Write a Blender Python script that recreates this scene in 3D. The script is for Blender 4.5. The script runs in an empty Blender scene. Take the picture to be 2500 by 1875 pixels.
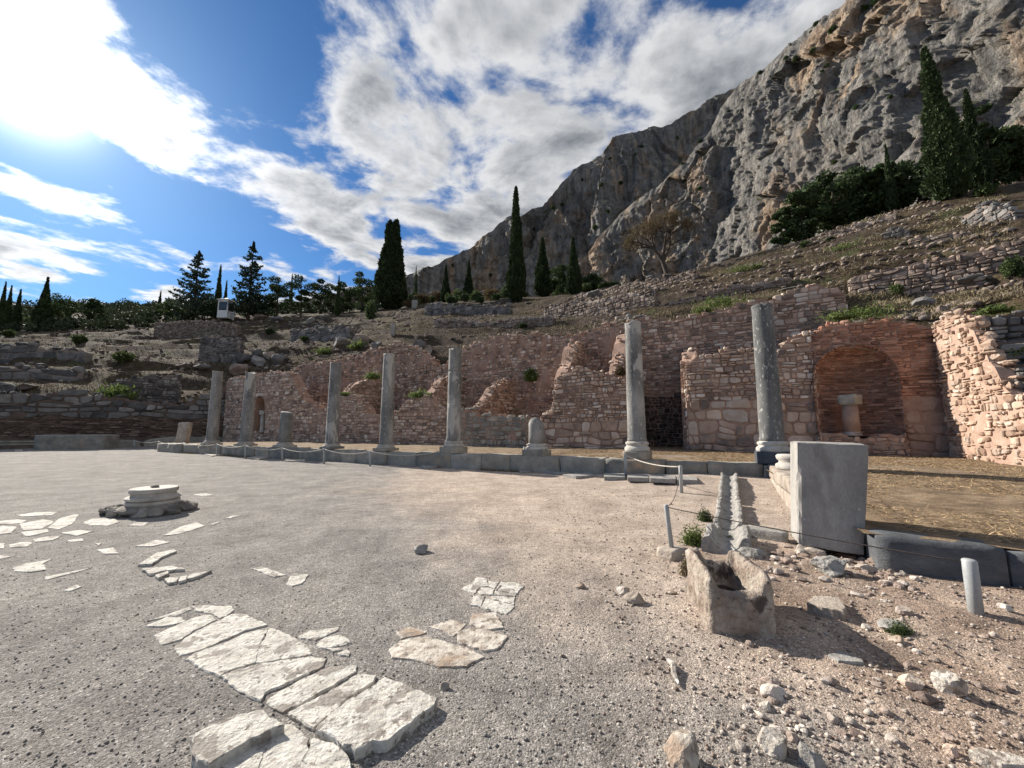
import bpy, math, random
import numpy as np
from mathutils import Vector

SC = bpy.context.scene
COL = SC.collection
R = math.radians
# ------------------------------------------------------------------ camera
CAMH = 1.6
FPX = 943.7                       # focal length for a 2500 px wide frame
PITCH = math.atan2(110.2, FPX)
cam_d = bpy.data.cameras.new('camera')
cam_d.sensor_width = 36.0
cam_d.lens = 36.0 * FPX / 2500.0
cam_d.clip_start = 0.05
cam_d.clip_end = 6000
cam = bpy.data.objects.new('camera', cam_d)
COL.objects.link(cam)
cam.location = (0, 0, CAMH)
cam.rotation_euler = (math.pi / 2 + PITCH, 0, 0)
SC.camera = cam
# ------------------------------------------------------------------ sun and sky
SUN_AZ, SUN_EL = R(-54.0), R(30.0)            # azimuth from +Y, negative = left
SUN = Vector((math.sin(SUN_AZ) * math.cos(SUN_EL), math.cos(SUN_AZ) * math.cos(SUN_EL), math.sin(SUN_EL)))
sl = bpy.data.lights.new('sun', 'SUN')
sl.energy = 5.0
sl.angle = R(0.6)
sl.color = (1.0, 0.93, 0.82)
so = bpy.data.objects.new('sun', sl)
COL.objects.link(so)
so.rotation_euler = SUN.to_track_quat('Z', 'Y').to_euler()
SC.view_settings.view_transform = 'Standard'
SC.view_settings.look = 'None'
SC.view_settings.exposure = 0.80
SC.view_settings.gamma = 1.0
SC.view_settings.use_curve_mapping = False
SKY_STRENGTH = 0.056

W = bpy.data.worlds.new('World')
SC.world = W
W.use_nodes = True
nt = W.node_tree
nt.nodes.clear()


class NB:
    """small helper to write node trees"""
    def __init__(self, tree):
        self.t = tree

    def n(self, typ, **kw):
        x = self.t.nodes.new(typ)
        for k, v in kw.items():
            setattr(x, k, v)
        return x

    def put(self, sock, val):
        if val is None:
            return
        if isinstance(val, bpy.types.NodeSocket):
            self.t.links.new(val, sock)
        else:
            if isinstance(val, (tuple, list)) and len(val) == 3 and sock.type == 'RGBA':
                val = tuple(val) + (1.0,)
            sock.default_value = val

    def m(self, op, a, b=None, c=None, clamp=False):
        x = self.n('ShaderNodeMath', operation=op, use_clamp=clamp)
        for i, v in enumerate((a, b, c)):
            self.put(x.inputs[i], v)
        return x.outputs[0]

    def vm(self, op, a, b=None, out=0):
        x = self.n('ShaderNodeVectorMath', operation=op)
        self.put(x.inputs[0], a)
        self.put(x.inputs[1], b)
        return x.outputs['Value' if op in ('DOT_PRODUCT', 'LENGTH', 'DISTANCE') else 0]

    def ss(self, v, lo, hi, a=0.0, b=1.0):
        x = self.n('ShaderNodeMapRange', interpolation_type='SMOOTHSTEP')
        self.put(x.inputs['Value'], v)
        for k, q in (('From Min', lo), ('From Max', hi), ('To Min', a), ('To Max', b)):
            self.put(x.inputs[k], q)
        return x.outputs[0]

    def mix(self, f, a, b, blend='MIX'):
        x = self.n('ShaderNodeMix', data_type='RGBA', blend_type=blend)
        self.put(x.inputs[0], f)
        self.put(x.inputs[6], a)
        self.put(x.inputs[7], b)
        return x.outputs[2]

    def noise(self, vec, scale, detail=6, rough=0.55, dist=0.0, col=False):
        x = self.n('ShaderNodeTexNoise')
        self.put(x.inputs['Vector'], vec)
        x.inputs['Scale'].default_value = scale
        x.inputs['Detail'].default_value = detail
        x.inputs['Roughness'].default_value = rough
        x.inputs['Distortion'].default_value = dist
        return x.outputs[1 if col else 0]

    def vor(self, vec, scale, feature='F1', out=0, rnd=1.0):
        x = self.n('ShaderNodeTexVoronoi', feature=feature)
        self.put(x.inputs['Vector'], vec)
        x.inputs['Scale'].default_value = scale
        x.inputs['Randomness'].default_value = rnd
        return x.outputs[out]

    def ramp(self, v, stops, interp='LINEAR'):
        x = self.n('ShaderNodeValToRGB')
        x.color_ramp.interpolation = interp
        el = x.color_ramp.elements
        while len(el) < len(stops):
            el.new(0.5)
        for e, (p, c) in zip(el, stops):
            e.position = p
            e.color = tuple(c) + (1.0,) if len(c) == 3 else c
        self.put(x.inputs[0], v)
        return x.outputs[0]

    def scale3(self, vec, s):
        x = self.n('ShaderNodeMapping')
        self.put(x.inputs['Vector'], vec)
        x.inputs['Scale'].default_value = s
        return x.outputs[0]


def build_world():
    b = NB(nt)
    tc = b.n('ShaderNodeTexCoord').outputs['Generated']
    d = b.vm('NORMALIZE', tc)
    sep = b.n('ShaderNodeSeparateXYZ')
    b.put(sep.inputs[0], d)
    dx, dy, dz = sep.outputs
    sky = b.n('ShaderNodeTexSky', sky_type='NISHITA')
    sky.sun_disc = False
    sky.sun_elevation = SUN_EL
    sky.sun_rotation = SUN_AZ
    sky.altitude = 600
    sky.air_density = 1.0
    sky.dust_density = 0.4
    sky.ozone_density = 2.0
    skyc = b.mix(1.0, sky.outputs[0], (0.42, 0.77, 1.12), 'MULTIPLY')
    skyc = b.vm('SCALE', skyc)
    skyc.node.inputs['Scale'].default_value = SKY_STRENGTH
    # cloud sheet: plan coordinates on a flat layer overhead
    zc = b.m('MAXIMUM', dz, 0.03)
    zc = b.m('ADD', zc, 0.02)
    px = b.m('DIVIDE', dx, zc)
    py = b.m('DIVIDE', dy, zc)
    cmb = b.n('ShaderNodeCombineXYZ')
    b.put(cmb.inputs[0], px)
    b.put(cmb.inputs[1], py)
    p = cmb.outputs[0]
    warp = b.noise(p, 2.0, 8, 0.62, col=True)
    warp = b.vm('SUBTRACT', warp, (0.5, 0.5, 0.5))
    wsc = b.vm('SCALE', warp)
    wsc.node.inputs['Scale'].default_value = 0.55
    pw = b.vm('ADD', p, wsc)
    sp2 = b.n('ShaderNodeSeparateXYZ')
    b.put(sp2.inputs[0], pw)
    wx, wy = sp2.outputs[0], sp2.outputs[1]
    n_big = b.noise(p, 0.9, 3, 0.5)
    sun2 = Vector((SUN.x, SUN.y, 0)).normalized() * 0.055
    n_mid = b.noise(p, 2.3, 12, 0.56, 0.25)
    n_sun = b.noise(b.vm('ADD', p, tuple(sun2)), 2.3, 12, 0.56, 0.25)
    n_fine = b.noise(pw, 9.0, 9, 0.65)
    # edge of the large sheet: a line at x ~ -0.6, drifting left with distance
    edge = b.m('ADD', wx, b.m('MULTIPLY', b.m('MAXIMUM', b.m('SUBTRACT', wy, 1.25), 0.0), 0.30))
    sheet = b.ss(edge, -0.66, -0.36)
    # the band: a long roll of cloud along the direction (0.5, 0.87)
    dist = b.m('SUBTRACT', b.m('MULTIPLY', b.m('ADD', wx, 1.13), 0.873), b.m('MULTIPLY', b.m('SUBTRACT', wy, 1.22), 0.487))
    dn = b.m('DIVIDE', dist, 0.27)
    band = b.m('POWER', 2.718, b.m('MULTIPLY', b.m('MULTIPLY', dn, dn), -1.0))
    far = b.ss(b.m('ADD', wy, b.m('MULTIPLY', wx, -0.5)), 1.9, 3.2)
    bias = b.m('MAXIMUM', b.m('MULTIPLY', sheet, 0.285), b.m('MULTIPLY', band, 0.36))
    bias = b.m('ADD', bias, b.m('MULTIPLY', far, 0.13))
    dens = b.m('ADD', b.m('MULTIPLY', b.m('SUBTRACT', n_mid, 0.5), 1.5), b.m('MULTIPLY', b.m('SUBTRACT', n_big, 0.5), 0.55))
    dens = b.m('ADD', dens, b.m('MULTIPLY', b.m('SUBTRACT', n_fine, 0.5), 0.20))
    dens = b.m('ADD', b.m('ADD', dens, 0.5), b.m('SUBTRACT', bias, 0.19))
    alpha = b.ss(dens, 0.41, 0.61)
    thick = b.ss(dens, 0.50, 0.84)
    lit = b.ss(b.m('ADD', b.m('SUBTRACT', n_mid, n_sun), b.m('MULTIPLY', b.m('SUBTRACT', n_fine, 0.5), 0.06)), -0.11, 0.10)
    cosun = b.m('MAXIMUM', b.vm('DOT_PRODUCT', d, tuple(SUN)), 0.0)
    g1 = b.m('POWER', cosun, 7.0)
    g2 = b.m('POWER', cosun, 45.0)
    g3 = b.m('POWER', cosun, 600.0)
    shade = b.m('ADD', b.m('MULTIPLY', thick, 0.95), b.m('MULTIPLY', b.m('SUBTRACT', 0.5, lit), 0.60), clamp=True)
    cl = b.mix(shade, (0.95, 0.96, 0.98), (0.16, 0.19, 0.235))
    boost = b.m('ADD', b.m('ADD', 0.45, b.m('MULTIPLY', g1, 0.13)), b.m('MULTIPLY', g2, 0.75))
    cs = b.vm('SCALE', cl)
    b.put(cs.node.inputs['Scale'], boost)
    out = b.mix(alpha, skyc, cs)
    glow = b.m('ADD', b.m('MULTIPLY', g2, 0.07), b.m('MULTIPLY', g3, 1.2))
    gc = b.vm('SCALE', (1.0, 0.97, 0.92))
    b.put(gc.node.inputs['Scale'], glow)
    out = b.mix(1.0, out, gc, 'ADD')
    # below the horizon: dull ground light
    low = b.ss(dz, -0.06, 0.0)
    out = b.mix(low, (0.12, 0.11, 0.10), out)
    bg = b.n('ShaderNodeBackground')
    b.put(bg.inputs[0], out)
    bg.inputs[1].default_value = 1.0
    wo = b.n('ShaderNodeOutputWorld')
    nt.links.new(bg.outputs[0], wo.inputs[0])


build_world()

# ------------------------------------------------------------------ pixel / place conversions (photograph is 2500 x 1875)
CP, SP = math.cos(PITCH), math.sin(PITCH)


def ray(u, v):
    cx, cy = (u - 1250.0) / FPX, (937.5 - v) / FPX
    dy = CP - cy * SP
    dz = SP + cy * CP
    return cx / dy, dz / dy            # x and z per metre of y


def at(u, v, Y):
    a, c = ray(u, v)
    return Vector((a * Y, Y, CAMH + c * Y))


def gnd(u, v, z=0.0):
    a, c = ray(u, v)
    Y = (z - CAMH) / c
    return Vector((a * Y, Y, z))


def proj(p):
    w = p[2] - CAMH
    dp = p[1] * CP + w * SP
    up = -p[1] * SP + w * CP
    return 1250 + FPX * p[0] / dp, 937.5 - FPX * up / dp


def zat(x, y, v):
    q = (937.5 - v) / FPX
    return CAMH + y * (SP + q * CP) / (CP - q * SP)


def S(x, y): return (x * 1.1302, y * 1.1302)
def Z1(x, y): return (x * .3858, 600 + y * .3858)
def Z2(x, y): return (750 + x * .3858, 600 + y * .3858)
def Z3(x, y): return (1450 + x * .4762, 550 + y * .4762)
def Z4(x, y): return (x * .437, 1150 + y * .437)
def Z5(x, y): return (700 + x * .437, 1150 + y * .437)
def Z6(x, y): return (1550 + x * .4974, 1050 + y * .4974)
def Z7(x, y): return (1700 + x * .2501, 1150 + y * .2501)
def Z8(x, y): return (1900 + x * .2712, 720 + y * .2712)


# the market square's own axes: E1 runs along the colonnade (left, away), E2 square to it (away)
E1 = Vector((-0.890, 0.456, 0)).normalized()
E2 = Vector((0.456, 0.890, 0)).normalized()

# ------------------------------------------------------------------ numpy noise
def _hash(ix, iy, iz, seed):
    h = (ix * 374761393 + iy * 668265263 + iz * 2147483647 + seed * 1274126177) & 0xffffffff
    h = ((h ^ (h >> 13)) * 1274126177) & 0xffffffff
    h = ((h ^ (h >> 16)) * 2246822519) & 0xffffffff
    return ((h ^ (h >> 15)) & 0xffff) / 65535.0


def vnoise(p, seed=0):
    p = np.asarray(p, float)
    i = np.floor(p).astype(np.int64)
    f = p - i
    f = f * f * (3 - 2 * f)
    r = 0
    for dx in (0, 1):
        for dy in (0, 1):
            for dz in (0, 1):
                w = (f[..., 0] if dx else 1 - f[..., 0]) * (f[..., 1] if dy else 1 - f[..., 1]) * (f[..., 2] if dz else 1 - f[..., 2])
                r = r + w * _hash(i[..., 0] + dx, i[..., 1] + dy, i[..., 2] + dz, seed)
    return r * 2 - 1


def fbm(p, octv=4, seed=0, gain=.5, ridged=False):
    p = np.asarray(p, float)
    a, s, t = 1.0, 0.0, 0.0
    for k in range(octv):
        q = vnoise(p * 2.0 ** k + k * 17.3, seed + k)
        if ridged:
            q = 1 - 2 * np.abs(q)
        s = s + a * q
        t += a
        a *= gain
    return s / t


def _h1(i, j, s):
    h = (i * 374761393 + j * 668265263 + s * 1274126177) & 0xffffffff
    h = ((h ^ (h >> 13)) * 1274126177) & 0xffffffff
    return ((h ^ (h >> 16)) & 0xffff) / 32767.5 - 1.0


def n1(x, y=0.0, seed=0):
    """cheap scalar noise along a line"""
    i = math.floor(x)
    f = x - i
    f = f * f * (3 - 2 * f)
    j = int(y)
    return _h1(i, j, seed) * (1 - f) + _h1(i + 1, j, seed) * f


# ------------------------------------------------------------------ object helpers
def link(o, parent=None):
    COL.objects.link(o)
    if parent is not None:
        o.parent = parent
    return o


def mk(name, v, f, mat=None, parent=None, smooth=False, loc=None):
    me = bpy.data.meshes.new(name)
    me.from_pydata([tuple(q) for q in v], [], [tuple(int(i) for i in q) for q in f])
    if mat:
        me.materials.append(mat)
    if smooth:
        me.polygons.foreach_set('use_smooth', [True] * len(me.polygons))
    me.update()
    o = bpy.data.objects.new(name, me)
    if loc is not None:
        o.location = loc
    return link(o, parent)


def mk_np(name, v, f, mat=None, parent=None, smooth=False):
    """f: (n,k) int array, same k for all"""
    v = np.asarray(v, np.float32)
    f = np.asarray(f, np.int32)
    me = bpy.data.meshes.new(name)
    n, k = f.shape
    me.vertices.add(len(v))
    me.vertices.foreach_set('co', v.ravel())
    me.loops.add(n * k)
    me.loops.foreach_set('vertex_index', f.ravel())
    me.polygons.add(n)
    me.polygons.foreach_set('loop_start', np.arange(0, n * k, k, dtype=np.int32))
    me.polygons.foreach_set('loop_total', np.full(n, k, np.int32))
    if smooth:
        me.polygons.foreach_set('use_smooth', np.ones(n, bool))
    if mat:
        me.materials.append(mat)
    me.update(calc_edges=True)
    me.validate()
    o = bpy.data.objects.new(name, me)
    return link(o, parent)


def tag(o, label, cat, group=None, kind=None):
    if label:
        o['label'] = label
    if cat:
        o['category'] = cat
    if group:
        o['group'] = group
    if kind:
        o['kind'] = kind
    return o


def empty(name, loc, label=None, cat=None, group=None):
    o = bpy.data.objects.new(name, None)
    o.empty_display_size = 0.2
    o.location = loc
    link(o)
    return tag(o, label, cat, group)


def structure(o):
    o['kind'] = 'structure'
    return o


def stuff(o):
    o['kind'] = 'stuff'
    return o


def copy_tree(o, parent=None):
    c = o.copy()
    link(c, parent)
    for ch in list(o.children):
        copy_tree(ch, c)
    return c


def grid_faces(nu, nv, off=0, wrap=False):
    i = np.arange(nu if wrap else nu - 1)
    j = np.arange(nv - 1)
    I, J = np.meshgrid(i, j, indexing='ij')
    I2 = (I + 1) % nu
    return (np.stack([I * nv + J, I2 * nv + J, I2 * nv + J + 1, I * nv + J + 1], -1).reshape(-1, 4) + off)


def lathe(prof, seg=24, jit=0.0, seed=0):
    """prof: list of (r, z) from bottom to top"""
    v, f = [], []
    n = len(prof)
    for i in range(seg):
        a = 2 * math.pi * i / seg
        for (r, z) in prof:
            v.append((r * math.cos(a), r * math.sin(a), z))
    v = np.array(v)
    if jit:
        nn = fbm(v * 3.1 + seed, 3, seed)
        v[:, :2] *= (1 + jit * nn)[:, None]
    f = [tuple(q) for q in grid_faces(seg, n, 0, True)]
    f.append(tuple(i * n for i in range(seg))[::-1])
    f.append(tuple(i * n + n - 1 for i in range(seg)))
    return v, f


def blockmesh(dx, dy, dz, n=5, bev=0.02, jit=0.01, seed=0, freq=6.0):
    """rounded, slightly worn block, base at z=0, centred in x and y"""
    vs, fs = [], []
    lin = np.linspace(-1, 1, n)
    h = np.array([dx, dy, dz]) / 2
    idx = {}

    def vid(p):
        k = tuple(np.round(p, 4))
        if k not in idx:
            idx[k] = len(vs)
            vs.append(p)
        return idx[k]
    for ax in range(3):
        for sg in (-1, 1):
            for i in range(n - 1):
                for j in range(n - 1):
                    q = []
                    for (a, c) in ((i, j), (i + 1, j), (i + 1, j + 1), (i, j + 1)):
                        p = np.zeros(3)
                        p[ax] = sg
                        p[(ax + 1) % 3] = lin[a]
                        p[(ax + 2) % 3] = lin[c]
                        q.append(vid(p))
                    fs.append(q if sg > 0 else q[::-1])
    p = np.array(vs)
    # pull the outer rows close to the edges so that the bevel stays narrow
    inner = np.clip(p * h, -(h - bev), h - bev)
    out = p * h
    d = out - inner
    ln = np.linalg.norm(d, axis=1, keepdims=True)
    ln[ln == 0] = 1
    q = inner + d / ln * np.minimum(bev, np.max(np.abs(d), axis=1, keepdims=True))
    if jit:
        q = q + np.stack([fbm(q * freq + seed * 7.1 + k * 31, 3, seed + k) for k in range(3)], 1) * jit
    q[:, 2] += dz / 2
    return q, fs


def edgegrid(n):
    return n


_ROCKS = {}


def rockmesh(n=5, seed=0, sharp=0.5, amp=0.35):
    k = (n, seed, sharp, amp)
    if k not in _ROCKS:
        _ROCKS[k] = _rockmesh(*k)
    v, f = _ROCKS[k]
    return v.copy(), f


def _rockmesh(n, seed, sharp, amp):
    """angular boulder, unit size, resting near z=0"""
    vs, fs = [], []
    lin = np.linspace(-1, 1, n)
    idx = {}

    def vid(p):
        k = tuple(np.round(p, 4))
        if k not in idx:
            idx[k] = len(vs)
            vs.append(p)
        return idx[k]
    for ax in range(3):
        for sg in (-1, 1):
            for i in range(n - 1):
                for j in range(n - 1):
                    q = []
                    for (a, c) in ((i, j), (i + 1, j), (i + 1, j + 1), (i, j + 1)):
                        p = np.zeros(3)
                        p[ax] = sg
                        p[(ax + 1) % 3] = lin[a]
                        p[(ax + 2) % 3] = lin[c]
                        q.append(vid(p))
                    fs.append(q if sg > 0 else q[::-1])
    p = np.array(vs)
    sph = p / np.linalg.norm(p, axis=1, keepdims=True)
    rng = np.random.default_rng(seed)
    q = sph * 1.0
    for k in range(9):                               # flat fracture planes
        nrm = rng.normal(size=3)
        nrm /= np.linalg.norm(nrm)
        dd = rng.uniform(0.55, 0.85)
        t = q @ nrm - dd
        q = q - np.clip(t, 0, None)[:, None] * nrm * sharp * 1.7
    q = q * (1 + amp * 0.5 * fbm(q * 1.7 + seed * 5.3, 4, seed))[:, None]
    q = q * 0.5
    q[:, 2] -= q[:, 2].min() * 0.75
    return q, fs


def tube(pts, rad, seg=6, cap=True):
    pts = [Vector(p) for p in pts]
    if not isinstance(rad, (list, tuple)):
        rad = [rad] * len(pts)
    v, f = [], []
    for i, p in enumerate(pts):
        t = (pts[min(i + 1, len(pts) - 1)] - pts[max(i - 1, 0)]).normalized()
        a = t.cross(Vector((0, 0, 1)))
        if a.length < 1e-3:
            a = Vector((1, 0, 0))
        a.normalize()
        c = t.cross(a)
        for k in range(seg):
            th = 2 * math.pi * k / seg
            v.append(p + (a * math.cos(th) + c * math.sin(th)) * rad[i])
    n = len(pts)
    for i in range(n - 1):
        for k in range(seg):
            k2 = (k + 1) % seg
            f.append((i * seg + k, i * seg + k2, (i + 1) * seg + k2, (i + 1) * seg + k))
    if cap:
        f.append(tuple(range(seg))[::-1])
        f.append(tuple((n - 1) * seg + k for k in range(seg)))
    return v, f


def join(parts):
    V, F, o = [], [], 0
    for v, f in parts:
        V.extend([tuple(q) for q in v])
        F.extend([tuple(i + o for i in q) for q in f])
        o += len(v)
    return V, F
# ------------------------------------------------------------------ materials
def mat(name, stops, scale=2.0, detail=7, rough=0.9, bump=0.4, bscale=14.0, bdist=0.02, rnd=0.0, speck=None,
        tint=None, sxyz=None, spec=0.25, dist=0.0, patch=None, grit=0.25):
    """world-position noise ramp, fine grain, per-piece brightness, bump"""
    m = bpy.data.materials.new(name)
    m.use_nodes = True
    t = m.node_tree
    t.nodes.clear()
    b = NB(t)
    pos = b.n('ShaderNodeNewGeometry').outputs['Position']
    if sxyz:
        pos = b.scale3(pos, sxyz)
    nz = b.noise(pos, scale, detail, 0.6, dist)
    geo = b.n('ShaderNodeNewGeometry')
    oi = b.n('ShaderNodeObjectInfo')
    r = b.m('FRACT', b.m('ADD', oi.outputs['Random'], geo.outputs['Random Per Island']))
    fac = nz
    if rnd:
        fac = b.m('ADD', nz, b.m('MULTIPLY', b.m('SUBTRACT', r, 0.5), rnd))
    c = b.ramp(fac, stops)
    fine = b.noise(pos, bscale * 2.2, 5, 0.7)
    c = b.mix(1.0, c, b.ramp(fine, [(0.25, (1 - grit,) * 3), (0.75, (1 + grit * 0.6,) * 3)]), 'MULTIPLY')
    if rnd:
        r2 = b.m('FRACT', b.m('MULTIPLY', r, 7.13))
        c = b.mix(1.0, c, b.ramp(r2, [(0.0, (1 - min(.22, rnd * .8),) * 3), (1.0, (1 + min(.22, rnd * .8),) * 3)]), 'MULTIPLY')
    if patch:                                         # (colour, scale, lo, hi)
        pn = b.noise(pos, patch[1], 5, 0.6, 0.3)
        c = b.mix(b.ss(pn, patch[2], patch[3]), c, patch[0])
    if speck:                                         # (colour, scale, threshold)
        vn = b.noise(pos, speck[1], 3, 0.6)
        c = b.mix(b.ss(vn, speck[2], speck[2] + 0.08), c, speck[0])
    bs = b.n('ShaderNodeBsdfPrincipled')
    b.put(bs.inputs['Base Color'], c)
    bs.inputs['Roughness'].default_value = rough
    bs.inputs['Specular IOR Level'].default_value = spec
    h = b.m('ADD', b.noise(pos, bscale, 8, 0.65), b.m('MULTIPLY', b.noise(pos, bscale * 4.1, 4, 0.6), 0.4))
    bp = b.n('ShaderNodeBump')
    bp.inputs['Strength'].default_value = bump
    bp.inputs['Distance'].default_value = bdist
    b.put(bp.inputs['Height'], h)
    b.put(bs.inputs['Normal'], bp.outputs[0])
    o = b.n('ShaderNodeOutputMaterial')
    t.links.new(bs.outputs[0], o.inputs[0])
    m['_bsdf'] = bs.name
    return m


def leafmat(name, c1, c2, trans=0.25):
    m = bpy.data.materials.new(name)
    m.use_nodes = True
    t = m.node_tree
    t.nodes.clear()
    b = NB(t)
    geo = b.n('ShaderNodeNewGeometry')
    oi = b.n('ShaderNodeObjectInfo')
    nz = b.noise(geo.outputs['Position'], 0.9, 3, 0.6)
    r = b.m('ADD', b.m('MULTIPLY', geo.outputs['Random Per Island'], 0.5), b.m('MULTIPLY', nz, 0.6))
    r = b.m('ADD', r, b.m('MULTIPLY', b.m('SUBTRACT', oi.outputs['Random'], 0.5), 0.25))
    c = b.ramp(r, [(0.2, c1), (0.85, c2)])
    bs = b.n('ShaderNodeBsdfPrincipled')
    b.put(bs.inputs['Base Color'], c)
    bs.inputs['Roughness'].default_value = 0.75
    bs.inputs['Specular IOR Level'].default_value = 0.2
    tr = b.n('ShaderNodeBsdfTranslucent')
    b.put(tr.inputs['Color'], c)
    mx = b.n('ShaderNodeMixShader')
    mx.inputs[0].default_value = trans
    t.links.new(bs.outputs[0], mx.inputs[1])
    t.links.new(tr.outputs[0], mx.inputs[2])
    o = b.n('ShaderNodeOutputMaterial')
    t.links.new(mx.outputs[0], o.inputs[0])
    return m


M = {}
M['marble'] = mat('marble', [(0.2, (0.27, 0.245, 0.21)), (0.36, (0.49, 0.46, 0.41)), (0.52, (0.62, 0.59, 0.535)), (0.8, (0.69, 0.66, 0.605))], 6.0, 10, 0.85, 1.0, 10.0, 0.03, rnd=0.03,
                  speck=((0.235, 0.205, 0.175), 24.0, 0.575), patch=((0.30, 0.27, 0.24), 5.2, 0.56, 0.60), grit=0.35)
M['marble_worn'] = mat('marble_worn', [(0.25, (0.256, 0.222, 0.187)), (0.45, (0.493, 0.444, 0.384)), (0.7, (0.670, 0.619, 0.552))], 9.0, 9, 0.8, 0.8, 10.0, 0.03, rnd=0.1,
                       speck=((0.236, 0.193, 0.160), 15.0, 0.54), patch=((0.335, 0.251, 0.187), 3.5, 0.5, 0.66))
M['column'] = mat('column', [(0.25, (0.095, 0.095, 0.092)), (0.42, (0.17, 0.168, 0.162)), (0.58, (0.27, 0.262, 0.248)), (0.78, (0.40, 0.385, 0.355))], 1.7, 10, 0.8, 0.6, 18.0, 0.015,
                  sxyz=(1, 1, 0.4), speck=((0.43, 0.415, 0.38), 17.0, 0.60), patch=((0.39, 0.375, 0.345), 0.95, 0.55, 0.58), grit=0.35)
M['column_dark'] = mat('column_dark', [(0.25, (0.065, 0.068, 0.07)), (0.45, (0.12, 0.122, 0.122)), (0.6, (0.185, 0.183, 0.178)), (0.8, (0.28, 0.27, 0.255))], 1.9, 10, 0.8, 0.6, 18.0, 0.015,
                       sxyz=(1, 1, 0.4), speck=((0.42, 0.405, 0.375), 17.0, 0.59), grit=0.35)
M['column_base'] = mat('column_base', [(0.25, (0.30, 0.27, 0.23)), (0.5, (0.46, 0.43, 0.39)), (0.75, (0.58, 0.55, 0.50))], 4, 7, 0.8, 0.4, 18.0, 0.015,
                       patch=((0.24, 0.22, 0.20), 3.0, 0.58, 0.7))
M['plinth_dark'] = mat('plinth_dark', [(0.3, (0.035, 0.045, 0.06)), (0.7, (0.085, 0.10, 0.12))], 4, 6, 0.6, 0.3, 20.0, 0.01)
M['grey_stone'] = mat('grey_stone', [(0.25, (0.178, 0.172, 0.158)), (0.5, (0.300, 0.280, 0.242)), (0.75, (0.451, 0.407, 0.338))], 2.2, 8, 0.88, 0.7, 10.0, 0.03, rnd=0.25,
                      patch=((0.410, 0.305, 0.213), 1.2, 0.56, 0.75))
M['pale_block'] = mat('pale_block', [(0.2, (0.21, 0.20, 0.185)), (0.42, (0.31, 0.295, 0.275)), (0.6, (0.37, 0.352, 0.328)), (0.8, (0.44, 0.42, 0.39))], 2.4, 10, 0.88, 0.6, 20.0, 0.012,
                      sxyz=(1, 1, 0.45), speck=((0.55, 0.53, 0.49), 19.0, 0.68), patch=((0.22, 0.205, 0.185), 2.6, 0.56, 0.70), grit=0.25)
M['limestone'] = mat('limestone', [(0.25, (0.24, 0.20, 0.165)), (0.5, (0.40, 0.34, 0.285)), (0.75, (0.52, 0.46, 0.40))], 3.0, 8, 0.9, 0.9, 8.0, 0.035, rnd=0.1,
                         patch=((0.20, 0.165, 0.14), 4.5, 0.55, 0.7))
M['trough'] = mat('trough', [(0.22, (0.15, 0.105, 0.08)), (0.42, (0.30, 0.235, 0.19)), (0.58, (0.43, 0.37, 0.31)), (0.8, (0.55, 0.50, 0.43))], 5.5, 10, 0.92, 1.0, 7.0, 0.07,
                      patch=((0.12, 0.095, 0.08), 5.0, 0.57, 0.64), speck=((0.14, 0.11, 0.09), 28.0, 0.62), grit=0.4)
M['stone_red'] = mat('stone_red', [(0.1, (0.199, 0.165, 0.139)), (0.35, (0.385, 0.272, 0.208)), (0.55, (0.498, 0.349, 0.266)), (0.75, (0.559, 0.437, 0.349)), (0.95, (0.622, 0.558, 0.481))],
                     2.0, 6, 0.93, 0.8, 12.0, 0.03, rnd=0.85)
M['stone_front'] = mat('stone_front', [(0.08, (0.226, 0.186, 0.161)), (0.3, (0.406, 0.293, 0.227)), (0.55, (0.519, 0.383, 0.298)), (0.75, (0.588, 0.473, 0.382)), (0.95, (0.655, 0.596, 0.520))],
                     2.0, 6, 0.93, 0.8, 12.0, 0.03, rnd=0.8)
M['mortar'] = mat('mortar', [(0.25, (0.244, 0.160, 0.117)), (0.5, (0.388, 0.253, 0.191)), (0.75, (0.476, 0.337, 0.267))], 1.6, 8, 0.95, 0.9, 12.0, 0.05,
                  patch=((0.277, 0.235, 0.203), 0.8, 0.55, 0.72))
M['brick_red'] = mat('brick_red', [(0.2, (0.242, 0.126, 0.084)), (0.5, (0.399, 0.209, 0.141)), (0.8, (0.509, 0.308, 0.219))], 2.2, 6, 0.93, 0.8, 14.0, 0.03, rnd=0.6)
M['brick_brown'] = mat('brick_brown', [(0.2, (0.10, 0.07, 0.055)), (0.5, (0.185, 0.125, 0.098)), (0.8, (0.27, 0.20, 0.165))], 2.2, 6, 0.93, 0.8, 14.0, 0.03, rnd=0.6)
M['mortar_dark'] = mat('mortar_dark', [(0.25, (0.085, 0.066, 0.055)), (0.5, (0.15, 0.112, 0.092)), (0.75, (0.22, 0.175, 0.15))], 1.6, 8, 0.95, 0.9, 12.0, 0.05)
M['stone_shade_stain'] = mat('stone_shade_stain', [(0.1, (0.035, 0.03, 0.028)), (0.4, (0.075, 0.06, 0.052)), (0.7, (0.125, 0.10, 0.086)), (0.95, (0.19, 0.16, 0.14))], 2.0, 6, 0.95, 0.8, 9.0, 0.04, rnd=0.7)  # near-black stone: the recess's shade painted into the colour, with some staining
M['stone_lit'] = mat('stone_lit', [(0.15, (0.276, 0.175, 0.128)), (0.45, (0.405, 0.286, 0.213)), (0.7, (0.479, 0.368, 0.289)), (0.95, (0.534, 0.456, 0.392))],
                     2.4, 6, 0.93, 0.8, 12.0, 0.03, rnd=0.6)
M['plaster'] = mat('plaster', [(0.25, (0.338, 0.220, 0.164)), (0.5, (0.432, 0.300, 0.231)), (0.75, (0.508, 0.385, 0.308))], 1.8, 8, 0.95, 0.9, 10.0, 0.04)
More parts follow.
